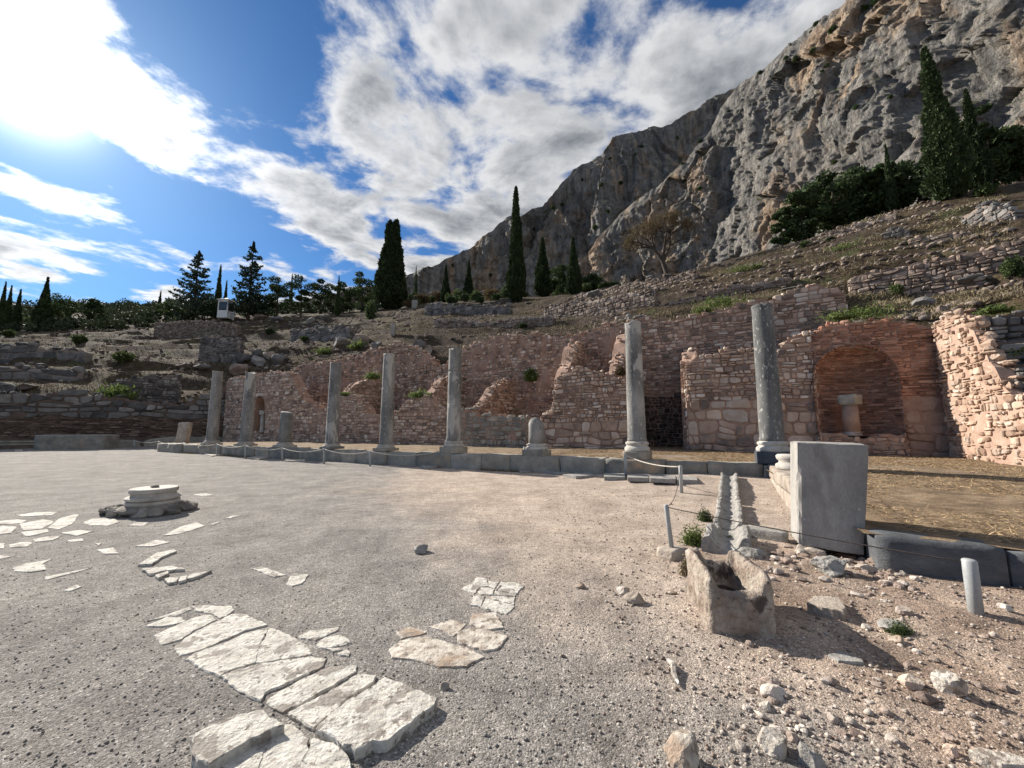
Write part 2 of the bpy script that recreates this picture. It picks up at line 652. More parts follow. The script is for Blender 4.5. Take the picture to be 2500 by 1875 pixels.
M['stone_grey'] = mat('stone_grey', [(0.1, (0.07, 0.07, 0.072)), (0.4, (0.135, 0.13, 0.128)), (0.7, (0.215, 0.205, 0.195)), (0.95, (0.32, 0.30, 0.28))],
                      2.0, 6, 0.93, 0.8, 9.0, 0.04, rnd=0.6)
M['stone_hill'] = mat('stone_hill', [(0.1, (0.11, 0.09, 0.08)), (0.4, (0.20, 0.155, 0.13)), (0.7, (0.29, 0.23, 0.19)), (0.95, (0.36, 0.315, 0.275))],
                      2.0, 6, 0.93, 0.8, 9.0, 0.04, rnd=0.7)
M['stone_warm'] = mat('stone_warm', [(0.1, (0.13, 0.105, 0.09)), (0.4, (0.25, 0.185, 0.15)), (0.7, (0.34, 0.26, 0.21)), (0.95, (0.42, 0.36, 0.31))], 2.0, 6, 0.93, 0.8, 9.0, 0.04, rnd=0.7)
M['metal_post'] = mat('metal_post', [(0.3, (0.30, 0.315, 0.32)), (0.7, (0.42, 0.43, 0.43))], 6, 5, 0.5, 0.1, 40, 0.003, spec=0.5)
M['rope'] = mat('rope', [(0.3, (0.42, 0.38, 0.32)), (0.7, (0.58, 0.54, 0.47))], 12, 4, 0.9, 0.6, 60, 0.005)
M['wire'] = mat('wire', [(0.3, (0.06, 0.045, 0.04)), (0.7, (0.10, 0.08, 0.07))], 12, 4, 0.7, 0.1, 60, 0.002)
M['white_paint'] = mat('white_paint', [(0.3, (0.62, 0.62, 0.62)), (0.7, (0.78, 0.78, 0.77))], 3, 4, 0.6, 0.05, 20, 0.003)
M['dark_glass'] = mat('dark_glass', [(0.3, (0.04, 0.05, 0.06)), (0.7, (0.07, 0.08, 0.09))], 3, 3, 0.2, 0.0, 10, 0.001, spec=0.6)
M['bark'] = mat('bark', [(0.3, (0.045, 0.035, 0.028)), (0.7, (0.11, 0.09, 0.072))], 5, 6, 0.95, 0.9, 12, 0.03, sxyz=(1, 1, 0.3))
M['gravel'] = mat('gravel', [(0.15, (0.17, 0.155, 0.145)), (0.5, (0.25, 0.23, 0.212)), (0.85, (0.42, 0.39, 0.355))], 6, 4, 0.92, 0.3, 30, 0.006, rnd=0.9)
M['earth_stone'] = mat('earth_stone', [(0.2, (0.24, 0.18, 0.15)), (0.5, (0.36, 0.29, 0.245)), (0.8, (0.50, 0.44, 0.385))], 6, 6, 0.92, 0.8, 14, 0.02, rnd=0.9)
M['water'] = mat('water', [(0.3, (0.012, 0.010, 0.008)), (0.7, (0.03, 0.026, 0.02))], 3, 4, 0.25, 0.05, 10, 0.003, spec=0.5)
M['straw'] = mat('straw', [(0.2, (0.156, 0.098, 0.052)), (0.5, (0.312, 0.208, 0.111)), (0.85, (0.546, 0.403, 0.234))], 2, 4, 0.9, 0.0, 10, 0.01, rnd=0.9)
M['drygrass'] = mat('drygrass', [(0.2, (0.10, 0.075, 0.042)), (0.5, (0.20, 0.158, 0.095)), (0.85, (0.34, 0.285, 0.185))], 0.5, 4, 0.9, 0.0, 10, 0.01, rnd=0.6)
M['leaf_cypress'] = leafmat('leaf_cypress', (0.012, 0.023, 0.010), (0.058, 0.085, 0.032), 0.15)
M['leaf_pine'] = leafmat('leaf_pine', (0.018, 0.034, 0.014), (0.080, 0.118, 0.044), 0.22)
M['leaf_cedar'] = leafmat('leaf_cedar', (0.016, 0.028, 0.020), (0.060, 0.085, 0.055), 0.2)
M['leaf_bush'] = leafmat('leaf_bush', (0.030, 0.050, 0.018), (0.105, 0.140, 0.050), 0.3)
M['leaf_fresh'] = leafmat('leaf_fresh', (0.065, 0.100, 0.026), (0.170, 0.215, 0.070), 0.35)
M['leaf_brown'] = leafmat('leaf_brown', (0.060, 0.042, 0.022), (0.150, 0.108, 0.055), 0.3)


def ground_material():
    m = bpy.data.materials.new('gravel_ground')
    m.use_nodes = True
    t = m.node_tree
    t.nodes.clear()
    b = NB(t)
    pos = b.n('ShaderNodeNewGeometry').outputs['Position']
    sp = b.n('ShaderNodeSeparateXYZ')
    b.put(sp.inputs[0], pos)
    x, y = sp.outputs[0], sp.outputs[1]
    big = b.noise(pos, 0.35, 5, 0.6, 0.4)
    mid = b.noise(pos, 1.7, 7, 0.65)
    # the trodden earth lies towards the gutter (x + y large), the loose grey chippings to the left
    s = b.m('ADD', b.m('ADD', b.m('MULTIPLY', x, 0.45), b.m('MULTIPLY', b.m('MINIMUM', b.m('SUBTRACT', y, 3.0), 9.0), 0.26)), b.m('MULTIPLY', b.m('SUBTRACT', big, 0.5), 2.6))
    s = b.m('ADD', s, b.m('MULTIPLY', b.m('SUBTRACT', mid, 0.5), 0.9))
    f = b.ss(s, -0.3, 1.3)
    grey = b.ramp(mid, [(0.3, (0.195, 0.181, 0.169)), (0.5, (0.26, 0.242, 0.226)), (0.72, (0.33, 0.307, 0.282))])
    pink = b.ramp(mid, [(0.3, (0.345, 0.275, 0.225)), (0.5, (0.44, 0.36, 0.298)), (0.72, (0.52, 0.435, 0.365))])
    c = b.mix(f, grey, pink)
    # bare brown earth around the gutter and the fallen stones
    ex = b.m('ADD', b.m('SUBTRACT', x, 1.5), b.m('MULTIPLY', b.m('SUBTRACT', big, 0.5), 3.0))
    ey = b.m('SUBTRACT', 6.3, y)
    earth = b.m('MULTIPLY', b.ss(ex, -0.1, 0.9), b.ss(ey, 0.0, 1.2))
    c = b.mix(b.m('MULTIPLY', earth, 0.85), c, b.ramp(mid, [(0.3, (0.215, 0.152, 0.115)), (0.5, (0.32, 0.24, 0.187)), (0.72, (0.43, 0.34, 0.275))]))
    # dusty and damp patches
    spot = b.noise(pos, 7.0, 7, 0.7, 0.3)
    c = b.mix(1.0, c, b.ramp(spot, [(0.33, (0.80,) * 3), (0.5, (1.0,) * 3), (0.67, (1.17,) * 3)]), 'MULTIPLY')
    dust = b.noise(pos, 0.9, 6, 0.65, 0.6)
    c = b.mix(1.0, c, b.ramp(dust, [(0.32, (0.82, 0.81, 0.80)), (0.5, (1.0, 1.0, 1.0)), (0.68, (1.16, 1.15, 1.13))]), 'MULTIPLY')
    wv = b.noise(pos, 30.0, 3, 0.6, col=True)
    wv = b.vm('SUBTRACT', wv, (0.5, 0.5, 0.5))
    wv = b.vm('SCALE', wv)
    wv.node.inputs['Scale'].default_value = 0.022
    pv = b.vm('ADD', pos, wv)
    sc1, sc2 = 95.0, 230.0
    hsv = b.n('ShaderNodeSeparateColor')
    b.put(hsv.inputs[0], b.vor(pv, sc1, out=1))
    hs2 = b.n('ShaderNodeSeparateColor')
    b.put(hs2.inputs[0], b.vor(pv, sc2, out=1))
    gr = b.noise(pos, 34.0, 6, 0.75)
    c = b.mix(1.0, c, b.ramp(hsv.outputs[0], [(0.0, (0.62,) * 3), (0.6, (0.98,) * 3), (0.93, (1.22,) * 3), (1.0, (1.9,) * 3)]), 'MULTIPLY')
    c = b.mix(1.0, c, b.ramp(hs2.outputs[0], [(0.0, (0.75,) * 3), (1.0, (1.25,) * 3)]), 'MULTIPLY')
    c = b.mix(1.0, c, b.ramp(gr, [(0.3, (0.72,) * 3), (0.7, (1.25,) * 3)]), 'MULTIPLY')
    bs = b.n('ShaderNodeBsdfPrincipled')
    b.put(bs.inputs['Base Color'], c)
    bs.inputs['Roughness'].default_value = 0.95
    bs.inputs['Specular IOR Level'].default_value = 0.15
    v1 = b.vor(pv, sc1)
    h = b.m('MULTIPLY', v1, -0.6)
    h = b.m('ADD', h, b.m('MULTIPLY', gr, 1.3))
    h = b.m('ADD', h, b.m('MULTIPLY', b.noise(pos, 9, 6, 0.65), 2.2))
    bp = b.n('ShaderNodeBump')
    bp.inputs['Strength'].default_value = 0.8
    bp.inputs['Distance'].default_value = 0.012
    b.put(bp.inputs['Height'], h)
    b.put(bs.inputs['Normal'], bp.outputs[0])
    o = b.n('ShaderNodeOutputMaterial')
    t.links.new(bs.outputs[0], o.inputs[0])
    return m


def hill_material():
    m = bpy.data.materials.new('hillside_earth')
    m.use_nodes = True
    t = m.node_tree
    t.nodes.clear()
    b = NB(t)
    g = b.n('ShaderNodeNewGeometry')
    pos = g.outputs['Position']
    a = b.noise(pos, 0.16, 6, 0.6, 0.5)
    c2 = b.noise(pos, 1.3, 8, 0.65)
    c3 = b.noise(pos, 6.0, 6, 0.65)
    dry = b.ramp(c2, [(0.3, (0.042, 0.031, 0.019)), (0.5, (0.078, 0.058, 0.035)), (0.7, (0.135, 0.103, 0.063))])
    soil = b.ramp(c2, [(0.3, (0.036, 0.027, 0.021)), (0.5, (0.066, 0.048, 0.038)), (0.7, (0.108, 0.081, 0.064))])
    grn = b.ramp(c3, [(0.3, (0.045, 0.055, 0.025)), (0.7, (0.13, 0.14, 0.06))])
    c = b.mix(b.ss(a, 0.42, 0.58), soil, dry)
    c = b.mix(b.m('MULTIPLY', b.ss(b.noise(pos, 0.45, 6, 0.6, 0.4), 0.55, 0.68), 0.8), c, grn)
    c = b.mix(1.0, c, b.ramp(c3, [(0.3, (0.72,) * 3), (0.7, (1.2,) * 3)]), 'MULTIPLY')
    stn = b.noise(pos, 3.1, 3, 0.55)
    c = b.mix(b.ss(stn, 0.65, 0.69), c, (0.20, 0.185, 0.165))
    bs = b.n('ShaderNodeBsdfPrincipled')
    b.put(bs.inputs['Base Color'], c)
    bs.inputs['Roughness'].default_value = 0.97
    bs.inputs['Specular IOR Level'].default_value = 0.1
    h = b.m('ADD', b.m('MULTIPLY', c2, 1.0), b.m('MULTIPLY', c3, 0.5))
    h = b.m('ADD', h, b.m('MULTIPLY', b.noise(pos, 22, 5, 0.7), 0.25))
    bp = b.n('ShaderNodeBump')
    bp.inputs['Strength'].default_value = 0.9
    bp.inputs['Distance'].default_value = 0.25
    b.put(bp.inputs['Height'], h)
    b.put(bs.inputs['Normal'], bp.outputs[0])
    o = b.n('ShaderNodeOutputMaterial')
    t.links.new(bs.outputs[0], o.inputs[0])
    return m


def cliff_material():
    m = bpy.data.materials.new('cliff_limestone')
    m.use_nodes = True
    t = m.node_tree
    t.nodes.clear()
    b = NB(t)
    g = b.n('ShaderNodeNewGeometry')
    pos = g.outputs['Position']
    st = b.scale3(pos, (1.0, 1.0, 0.24))
    a = b.noise(st, 0.024, 8, 0.62, 0.8)
    c2 = b.noise(st, 0.20, 9, 0.68, 0.3)
    c3 = b.noise(pos, 0.9, 7, 0.7)
    grey = b.ramp(c2, [(0.28, (0.082, 0.08, 0.078)), (0.45, (0.162, 0.154, 0.144)), (0.6, (0.275, 0.256, 0.232)), (0.78, (0.41, 0.38, 0.335))])
    tan = b.ramp(c2, [(0.3, (0.20, 0.135, 0.09)), (0.5, (0.37, 0.265, 0.18)), (0.7, (0.52, 0.41, 0.30))])
    c = b.mix(b.m('MULTIPLY', b.ss(a, 0.50, 0.60), 0.80), grey, tan)
    c = b.mix(1.0, c, b.ramp(c3, [(0.3, (0.42,) * 3), (0.46, (0.92,) * 3), (0.72, (1.25,) * 3)]), 'MULTIPLY')
    # scrub on ledges
    nz = b.n('ShaderNodeSeparateXYZ')
    b.put(nz.inputs[0], g.outputs['Normal'])
    veg = b.m('ADD', nz.outputs[2], b.m('MULTIPLY', b.m('SUBTRACT', b.noise(pos, 0.13, 6, 0.65), 0.5), 1.6))
    c = b.mix(b.ss(veg, 0.62, 0.80), c, b.ramp(c3, [(0.35, (0.035, 0.042, 0.02)), (0.7, (0.10, 0.10, 0.05))]))
    bs = b.n('ShaderNodeBsdfPrincipled')
    b.put(bs.inputs['Base Color'], c)
    bs.inputs['Roughness'].default_value = 0.97
    bs.inputs['Specular IOR Level'].default_value = 0.1
    h = b.m('ADD', b.m('MULTIPLY', c2, 2.0), b.m('MULTIPLY', c3, 0.7))
    bp = b.n('ShaderNodeBump')
    bp.inputs['Strength'].default_value = 1.0
    bp.inputs['Distance'].default_value = 1.6
    b.put(bp.inputs['Height'], h)
    b.put(bs.inputs['Normal'], bp.outputs[0])
    o = b.n('ShaderNodeOutputMaterial')
    t.links.new(bs.outputs[0], o.inputs[0])
    return m


M['ground'] = ground_material()
M['hill'] = hill_material()
M['cliff'] = cliff_material()
M['strawfloor'] = mat('strawfloor', [(0.25, (0.09, 0.065, 0.044)), (0.45, (0.195, 0.138, 0.088)), (0.6, (0.295, 0.215, 0.138)), (0.8, (0.40, 0.315, 0.22))], 3.2, 10, 0.97, 0.9, 16, 0.03,
                      patch=((0.27, 0.215, 0.17), 0.5, 0.56, 0.70), grit=0.6)
# ------------------------------------------------------------------ terrain
def row(txt):
    """'u:v/Y ...' in 2212-px units -> arrays over plan bearing a"""
    a, Y, z = [], [], []
    for w in txt.split():
        u, r = w.split(':')
        v, d = r.split('/')
        u, v, d = float(u) * 1.1302, float(v) * 1.1302, float(d)
        p = at(u, v, d)
        a.append(p.x / p.y)
        Y.append(d)
        z.append(p.z)
    return np.array(a), np.array(Y), np.array(z)


ROWS_TXT = [
 # A: ground just behind the tops of the ruined walls
 '-600:880/29 0:868/33 120:866/35 250:876/37.5 420:872/41 480:858/42.5 560:812/47.5 620:800/47.0 664:792/45.4 790:768/41.7 855:752/39.1 903:758/37.5 930:784/37.0 960:786/36.0 991:772/35.4 1073:737/33.3 1176:730/31.2 1244:730/30.0 1312:712/28.8 1367:695/27.9 1420:694/27.1 1485:688/26.2 1595:664/24.8 1696:640/23.8 1790:636/22.7 1830:690/20.2 1894:688/19.2 2016:690/17.8 2080:668/17.4 2140:655/17 2212:640/16 2700:600/11',
 # B: foot of the next terrace
 '-600:805/42 0:792/44 250:782/48 420:788/50 480:778/52 600:748/54 700:738/52 800:724/48 855:715/46 903:708/45 1000:712/43 1106:704/41 1200:694/39 1300:680/37 1367:668/35.5 1420:660/34 1485:650/32.5 1595:632/30 1696:626/28 1790:626/26 1830:634/25 1894:636/24 2016:634/22.5 2080:630/21.5 2140:624/20.5 2212:614/19.5 2700:570/13.5',
 # B2: top of that terrace
 '-600:762/56 0:752/58 250:746/62 420:742/64 480:737/66 600:726/66 700:716/62 800:706/58 855:700/57 903:694/56 1000:688/54 1106:682/52 1200:668/48 1300:650/45 1367:636/42 1420:626/40 1485:614/37.5 1595:598/33.5 1696:585/30.5 1790:574/28 1830:568/27 1894:561/25.8 2016:547/23.9 2080:538/22.8 2140:530/21.8 2212:519/20.8 2700:470/14.5',
 # C: crest of the near hill
 '-600:726/100 0:716/100 250:703/100 420:690/97 480:684/96 600:684/95 700:681/95 800:673/90 855:668/88 903:662/85 1000:656/80 1106:646/75 1200:640/68 1300:622/62 1367:610/58 1420:602/55 1485:586/51 1595:554/46.5 1696:528/43.5 1790:501/41 1830:487/40 1894:464/38.5 2016:431/36 2080:417/34.8 2140:405/33.8 2212:393/32.5 2700:300/26',
 # D: the wooded hill behind on the left, hidden ground in front of the cliff on the right
 '-600:664/230 0:664/230 250:664/235 420:668/235 480:670/235 600:672/240 700:672/240 800:668/250 903:652/260 1000:646/260 1106:644/250 1200:642/240 1300:630/220 1420:615/200 1595:566/180 1790:516/160 2016:446/140 2212:408/120 2700:320/90',
]
ROWS = [row(t) for t in ROWS_TXT]


def rows_at(a):
    """a: array -> Yk, zk arrays (rows, n)"""
    return (np.array([np.interp(a, r[0], r[1]) for r in ROWS]), np.array([np.interp(a, r[0], r[2]) for r in ROWS]))


def tz_np(x, y):
    a = np.asarray(x) / np.asarray(y)
    Y, z = rows_at(a)
    out = z[0].copy()
    for k in range(len(ROWS) - 1):
        f = np.clip((y - Y[k]) / (Y[k + 1] - Y[k]), 0, 1)
        m = y > Y[k]
        out = np.where(m, z[k] + (z[k + 1] - z[k]) * f, out)
    out = out + tnoise(x, y)
    # old terraces: level treads and short steep risers
    x, y = np.asarray(x, float), np.asarray(y, float)
    q = np.stack([x, y, x * 0], -1)
    h = 1.0 + np.clip((np.hypot(x, y) - 25) / 60, 0, 1) * 1.1
    ph = fbm(q * 0.05, 3, 71) * 1.6
    t = out / h + ph
    fr = t - np.floor(t)
    st = np.clip((fr - 0.62) / 0.38, 0, 1)
    st = st * st * (3 - 2 * st)
    stepped = h * (np.floor(t) + 0.25 * fr + 0.75 * st - ph)
    w = np.clip((y - Y[0] - 0.8) / 2.0, 0, 1) * np.clip((Y[3] - y) / 6.0 + 0.4, 0, 1) * 0.8
    return out + (stepped + h * 0.10 - out) * w


def tnoise(x, y):
    x = np.asarray(x, float)
    y = np.asarray(y, float)
    q = np.stack([x, y, x * 0], -1)
    amp = np.clip((np.hypot(x, y) - 15) / 60, 0.15, 1.5)
    return fbm(q * 0.16, 4, 3) * 0.55 * amp + fbm(q * 0.9, 3, 9) * 0.10


def tz(x, y):
    return float(tz_np(np.array([x]), np.array([y]))[0])


def hit(u, v, y0=None):
    """first point where the view ray meets the hillside (2212-px units)"""
    a, c = ray(u * 1.1302, v * 1.1302)
    Y, z = rows_at(np.array([a]))
    ys = np.linspace(Y[0][0] if y0 is None else y0, Y[-1][0], 900)
    zr = CAMH + c * ys
    zt = tz_np(a * ys, ys)
    k = np.argmax(zt >= zr) if np.any(zt >= zr) else len(ys) - 1
    yy = ys[k]
    return Vector((a * yy, yy, float(zt[k])))


def build_terrain():
    aL, aR = ROWS[0][0][0], ROWS[0][0][-1]
    A = np.linspace(aL, aR, 620)
    Y, z = rows_at(A)
    # soften the polyline corners across the bearing
    ys, zs = [], []
    sub = [22, 16, 60, 26]
    for k in range(len(ROWS) - 1):
        for j in range(sub[k]):
            f = j / sub[k]
            ys.append(Y[k] + (Y[k + 1] - Y[k]) * f)
    ys.append(Y[-1])
    ys = np.array(ys).T
    xs = A[:, None] * ys
    zz = tz_np(xs.ravel(), ys.ravel()).reshape(ys.shape)
    # front lip and far skirt
    y0 = ys[:, :1] - 0.35
    xs = np.concatenate([A[:, None] * y0, xs, A[:, None] * (ys[:, -1:] + 60)], 1)
    zz = np.concatenate([zz[:, :1] - 0.9, zz, zz[:, -1:] - 12], 1)
    ys = np.concatenate([y0, ys, ys[:, -1:] + 60], 1)
    v = np.stack([xs, ys, zz], -1).reshape(-1, 3)
    o = mk_np('hillside', v, grid_faces(len(A), ys.shape[1])[:, ::-1], M['hill'], smooth=True)
    structure(o)
    return o


build_terrain()


# ------------------------------------------------------------------ level ground of the square
def gz_np(X, Yv):
    """height of the square's surface"""
    q = np.stack([X, Yv, X * 0], -1)
    near = np.clip(1 - np.hypot(X, Yv) / 60, 0, 1)
    z = fbm(q * 0.35, 3, 21) * 0.009 * near + fbm(q * 1.7, 3, 22) * 0.004 * near
    # soil banked a little around the gutter and the fallen stones on the right
    d = np.exp(-(((X - 3.4) / 1.6) ** 2 + ((Yv - 4.0) / 1.6) ** 2))
    z = z + d * 0.03
    rough = np.clip((X - 1.2) / 0.8, 0, 1) * np.clip((6.3 - Yv) / 0.8, 0, 1)
    z = z + rough * (np.clip(fbm(q * 4.5, 4, 25), -0.5, 1) * 0.035 + fbm(q * 13, 3, 26) * 0.010)
    # soil banked against the right end of the column step
    tt = X * E1.x + Yv * E1.y
    dd = X * E2.x + Yv * E2.y
    bank = np.clip((T_C + 9.0 - tt) / 7.0, 0, 1) * np.clip((tt - T_C + 3.0) / 2.0, 0, 1) * np.clip((dd - 10.2) / 2.6, 0, 1)
    z = z + bank * bank * 0.24
    return z


T_C = None


def gndz(u, v, dz=0.0):
    """where the view ray meets the surface of the square"""
    p = gnd(u, v, dz)
    for _ in range(4):
        p = gnd(u, v, gz(p.x, p.y) + dz)
    return p


def gz(x, y):
    return float(gz_np(np.array([x]), np.array([y]))[0])


def build_ground():
    x = np.concatenate([[-900, -400, -200, -100, -60], np.linspace(-40, -6, 110), np.linspace(-5.9, 1.0, 70), np.linspace(1.04, 7.0, 150), np.linspace(7.2, 40, 100), [60, 100, 200, 400, 900]])
    y = np.concatenate([[-900, -300, -100, -30, -10], np.linspace(-4, 1.2, 16), np.linspace(1.3, 6.5, 130), np.linspace(6.7, 45, 150), [60, 100, 200, 500, 1500]])
    X, Yv = np.meshgrid(x, y, indexing='ij')
    z = gz_np(X, Yv)
    far = np.hypot(X, Yv) > 60
    z = np.where(far, -0.3, z)
    o = mk_np('ground', np.stack([X, Yv, z], -1).reshape(-1, 3), grid_faces(len(x), len(y)), M['ground'], smooth=True)
    structure(o)


DS, DF, DB = 13.35, 21.8, 27.0           # stylobate face, front wall, back wall (distance along E2)
ZF = 0.52                                # floor level of the portico


def agora(t, d, z=0.0):
    return E1 * t + E2 * d + Vector((0, 0, z))


def t_of(u, v, D):
    a, c = ray(u, v)
    Y = D / (E2.x * a + E2.y)
    p = Vector((a * Y, Y, CAMH + c * Y))
    return p.dot(E1), p.z


T0 = t_of(1669 * 1.1302, 1000 * 1.1302, DS + 0.35)[0]         # the corner column
STEP = 3.72
T_C = T0
build_ground()


def build_floor():
    # raised floor: behind the stylobate and, right of the corner, forward to the kerb blocks
    t = np.linspace(T0 + 38, T0 - 14, 190)
    d = np.linspace(0, 1, 60)
    rows = []
    for tt in t:
        d0 = DS + 0.5 if tt > T0 + 0.1 else 6.0
        rows.append([agora(tt, d0 + (26.2 - d0) * k) for k in d])
    P = np.array([[tuple(p) for p in r] for r in rows])
    q = P.reshape(-1, 3).copy()
    q[:, 2] = ZF + fbm(q * 0.5, 3, 31) * 0.05 + fbm(q * 2.2, 3, 32) * 0.02
    # falls away to the lower kerb on the right
    dd = q @ np.array(E2)
    q[:, 2] -= np.clip((12.5 - dd) / 6.0, 0, 1) * 0.14
    o = mk_np('portico_floor', q, grid_faces(len(t), len(d)), M['strawfloor'], smooth=True)
    structure(o)


build_floor()


# ------------------------------------------------------------------ the mountain
def facets(p, size, seed):
    """broken rock faces: every cell is a tilted plane"""
    p = p / size
    i = np.floor(p).astype(np.int64)
    best = np.full(len(p), 1e9)
    val = np.zeros(len(p))
    for dx in (-1, 0, 1):
        for dy in (-1, 0, 1):
            for dz in (-1, 0, 1):
                c = i + np.array([dx, dy, dz])
                h = [_hash(c[:, 0], c[:, 1], c[:, 2], seed + 31 * k) for k in range(6)]
                ctr = c + np.stack(h[:3], 1)
                df = p - ctr
                d2 = (df ** 2).sum(1)
                m = d2 < best
                v = (h[3] - .5) * 1.2 + df[:, 0] * (h[4] - .5) * 2.2 + df[:, 2] * (h[5] - .35) * 2.2 + df[:, 1] * (h[4] - .5)
                val = np.where(m, v, val)
                best = np.where(m, d2, best)
    return val


def build_cliff(name, knots, nu, nv, amp, seed, lean=0.32, sc=1.0):
    k = np.array([[float(q) for q in w.replace(':', ',').replace('/', ',').split(',')] for w in knots.split()])   # u:top,base/Y
    us = np.linspace(k[0, 0], k[-1, 0], nu)
    top = np.interp(us, k[:, 0], k[:, 1])
    base = np.interp(us, k[:, 0], k[:, 2])
    Yb = np.interp(us, k[:, 0], k[:, 3])
    ker = np.hanning(9)
    ker /= ker.sum()
    Yb = np.convolve(np.pad(Yb, 4, 'edge'), ker, 'valid')
    B = np.array([tuple(at(u * 1.1302, b * 1.1302, y)) for u, b, y in zip(us, base, Yb)])
    H = np.array([at(u * 1.1302, t * 1.1302, y)[2] for u, t, y in zip(us, top, Yb)]) - B[:, 2]
    Yt = Yb + np.clip(H, 0, None) * lean
    T = np.array([tuple(at(u * 1.1302, t * 1.1302, y)) for u, t, y in zip(us, top, Yt)])
    tg = np.gradient(B[:, :2], axis=0)
    nr = np.stack([tg[:, 1], -tg[:, 0]], 1)
    nr /= np.linalg.norm(nr, axis=1, keepdims=True)
    t = np.linspace(0, 1, nv)
    P = B[:, None, :] + (T - B)[:, None, :] * t[None, :, None]
    q = P.reshape(-1, 3)
    wq = q + np.stack([fbm(q / (24 * sc) + k * 19, 3, seed + 20 + k) for k in range(3)], 1) * 9 * sc
    dsp = fbm(q * np.array([1, 1, .5]) / (60 * sc), 3, seed, ridged=True) * amp * 1.2
    dsp += facets(wq * np.array([1, 1, .45]), 48 * sc, seed + 1) * amp * 1.9
    dsp += facets(wq * np.array([1, 1, .5]), 17 * sc, seed + 2) * amp * 0.42
    dsp += facets(wq * np.array([1, 1, .7]), 4.6 * sc, seed + 3) * amp * 0.12
    # vertical fractures and water-worn flutes
    fr = fbm(np.stack([wq[:, 0], wq[:, 1], wq[:, 2] * .16], -1) / (24 * sc), 3, seed + 9, ridged=True)
    dsp -= np.clip(fr - 0.40, 0, 1) * amp * 1.9
    fl = fbm(np.stack([wq[:, 0], wq[:, 1], wq[:, 2] * .14], -1) / (4.0 * sc), 3, seed + 12, ridged=True)
    dsp += fl * amp * 0.17
    # tilted beds
    bed = (q[:, 2] * 0.9 + 0.30 * q[:, 0] + fbm(q / (35 * sc), 3, seed + 3) * 16 * sc) / (15.0 * sc)
    bed = bed - np.floor(bed)
    dsp += np.clip(bed - 0.82, 0, 1) * amp * 1.6
    win = np.minimum(1, np.minimum(t * 12, (1 - t) * 5 + 0.25))[None, :].repeat(nu, 0).ravel()
    nn = np.repeat(nr, nv, 0)
    q[:, :2] += nn * (dsp * win)[:, None]
    tw = np.clip((np.tile(t, nu) - 0.75) * 4, 0, 1)
    q[:, 2] += tw * (fbm(np.stack([np.repeat(us, nv) / (26 * sc), np.zeros(len(q)), np.zeros(len(q))], -1), 4, seed + 11, ridged=True) - 0.15) * 3.4 * sc
    P = q.reshape(nu, nv, 3)
    back = P[:, -1:, :].copy()
    back[:, :, :2] -= nr[:, None, :] * 40
    back[:, :, 2] += 6 * 0
    back2 = back.copy()
    back2[:, :, :2] -= nr[:, None, :] * 60
    back2[:, :, 2] -= 60
    P = np.concatenate([P, back, back2], 1)
    o = mk_np(name, P.reshape(-1, 3), grid_faces(nu, nv + 2), M['cliff'], smooth=False)
    structure(o)
    return P


FARK = '640:650,690/400 760:628,690/425 860:606,690/415 900:592,690/410 950:570,690/405 1000:542,690/395 1050:512,690/385 1075:490,690/382 1100:468,690/378 1135:455,690/375 1170:440,690/370 1200:410,690/365 1240:368,690/360 1300:337,690/352 1330:295,690/348 1380:284,690/342 1450:268,690/335 1500:236,690/330 1550:206,690/325 1600:188,690/345 1720:150,690/345'
NEARK = '1180:640,680/320 1230:598,680/308 1290:520,675/294 1350:455,670/280 1420:405,660/266 1480:350,650/252 1530:292,640/240 1565:228,630/230 1600:186,620/218 1650:148,605/203 1700:104,590/190 1750:62,575/178 1830:4,550/162 1900:-60,520/149 2000:-150,500/133 2100:-230,480/119 2212:-300,460/106 2400:-420,420/90 2700:-560,400/72'
FAR_P = build_cliff('mountain', FARK, 460, 170, 8.0, 41, 0.30, 1.0)
NEAR_P = build_cliff('cliff', NEARK, 560, 270, 4.6, 52, 0.34, 0.6)
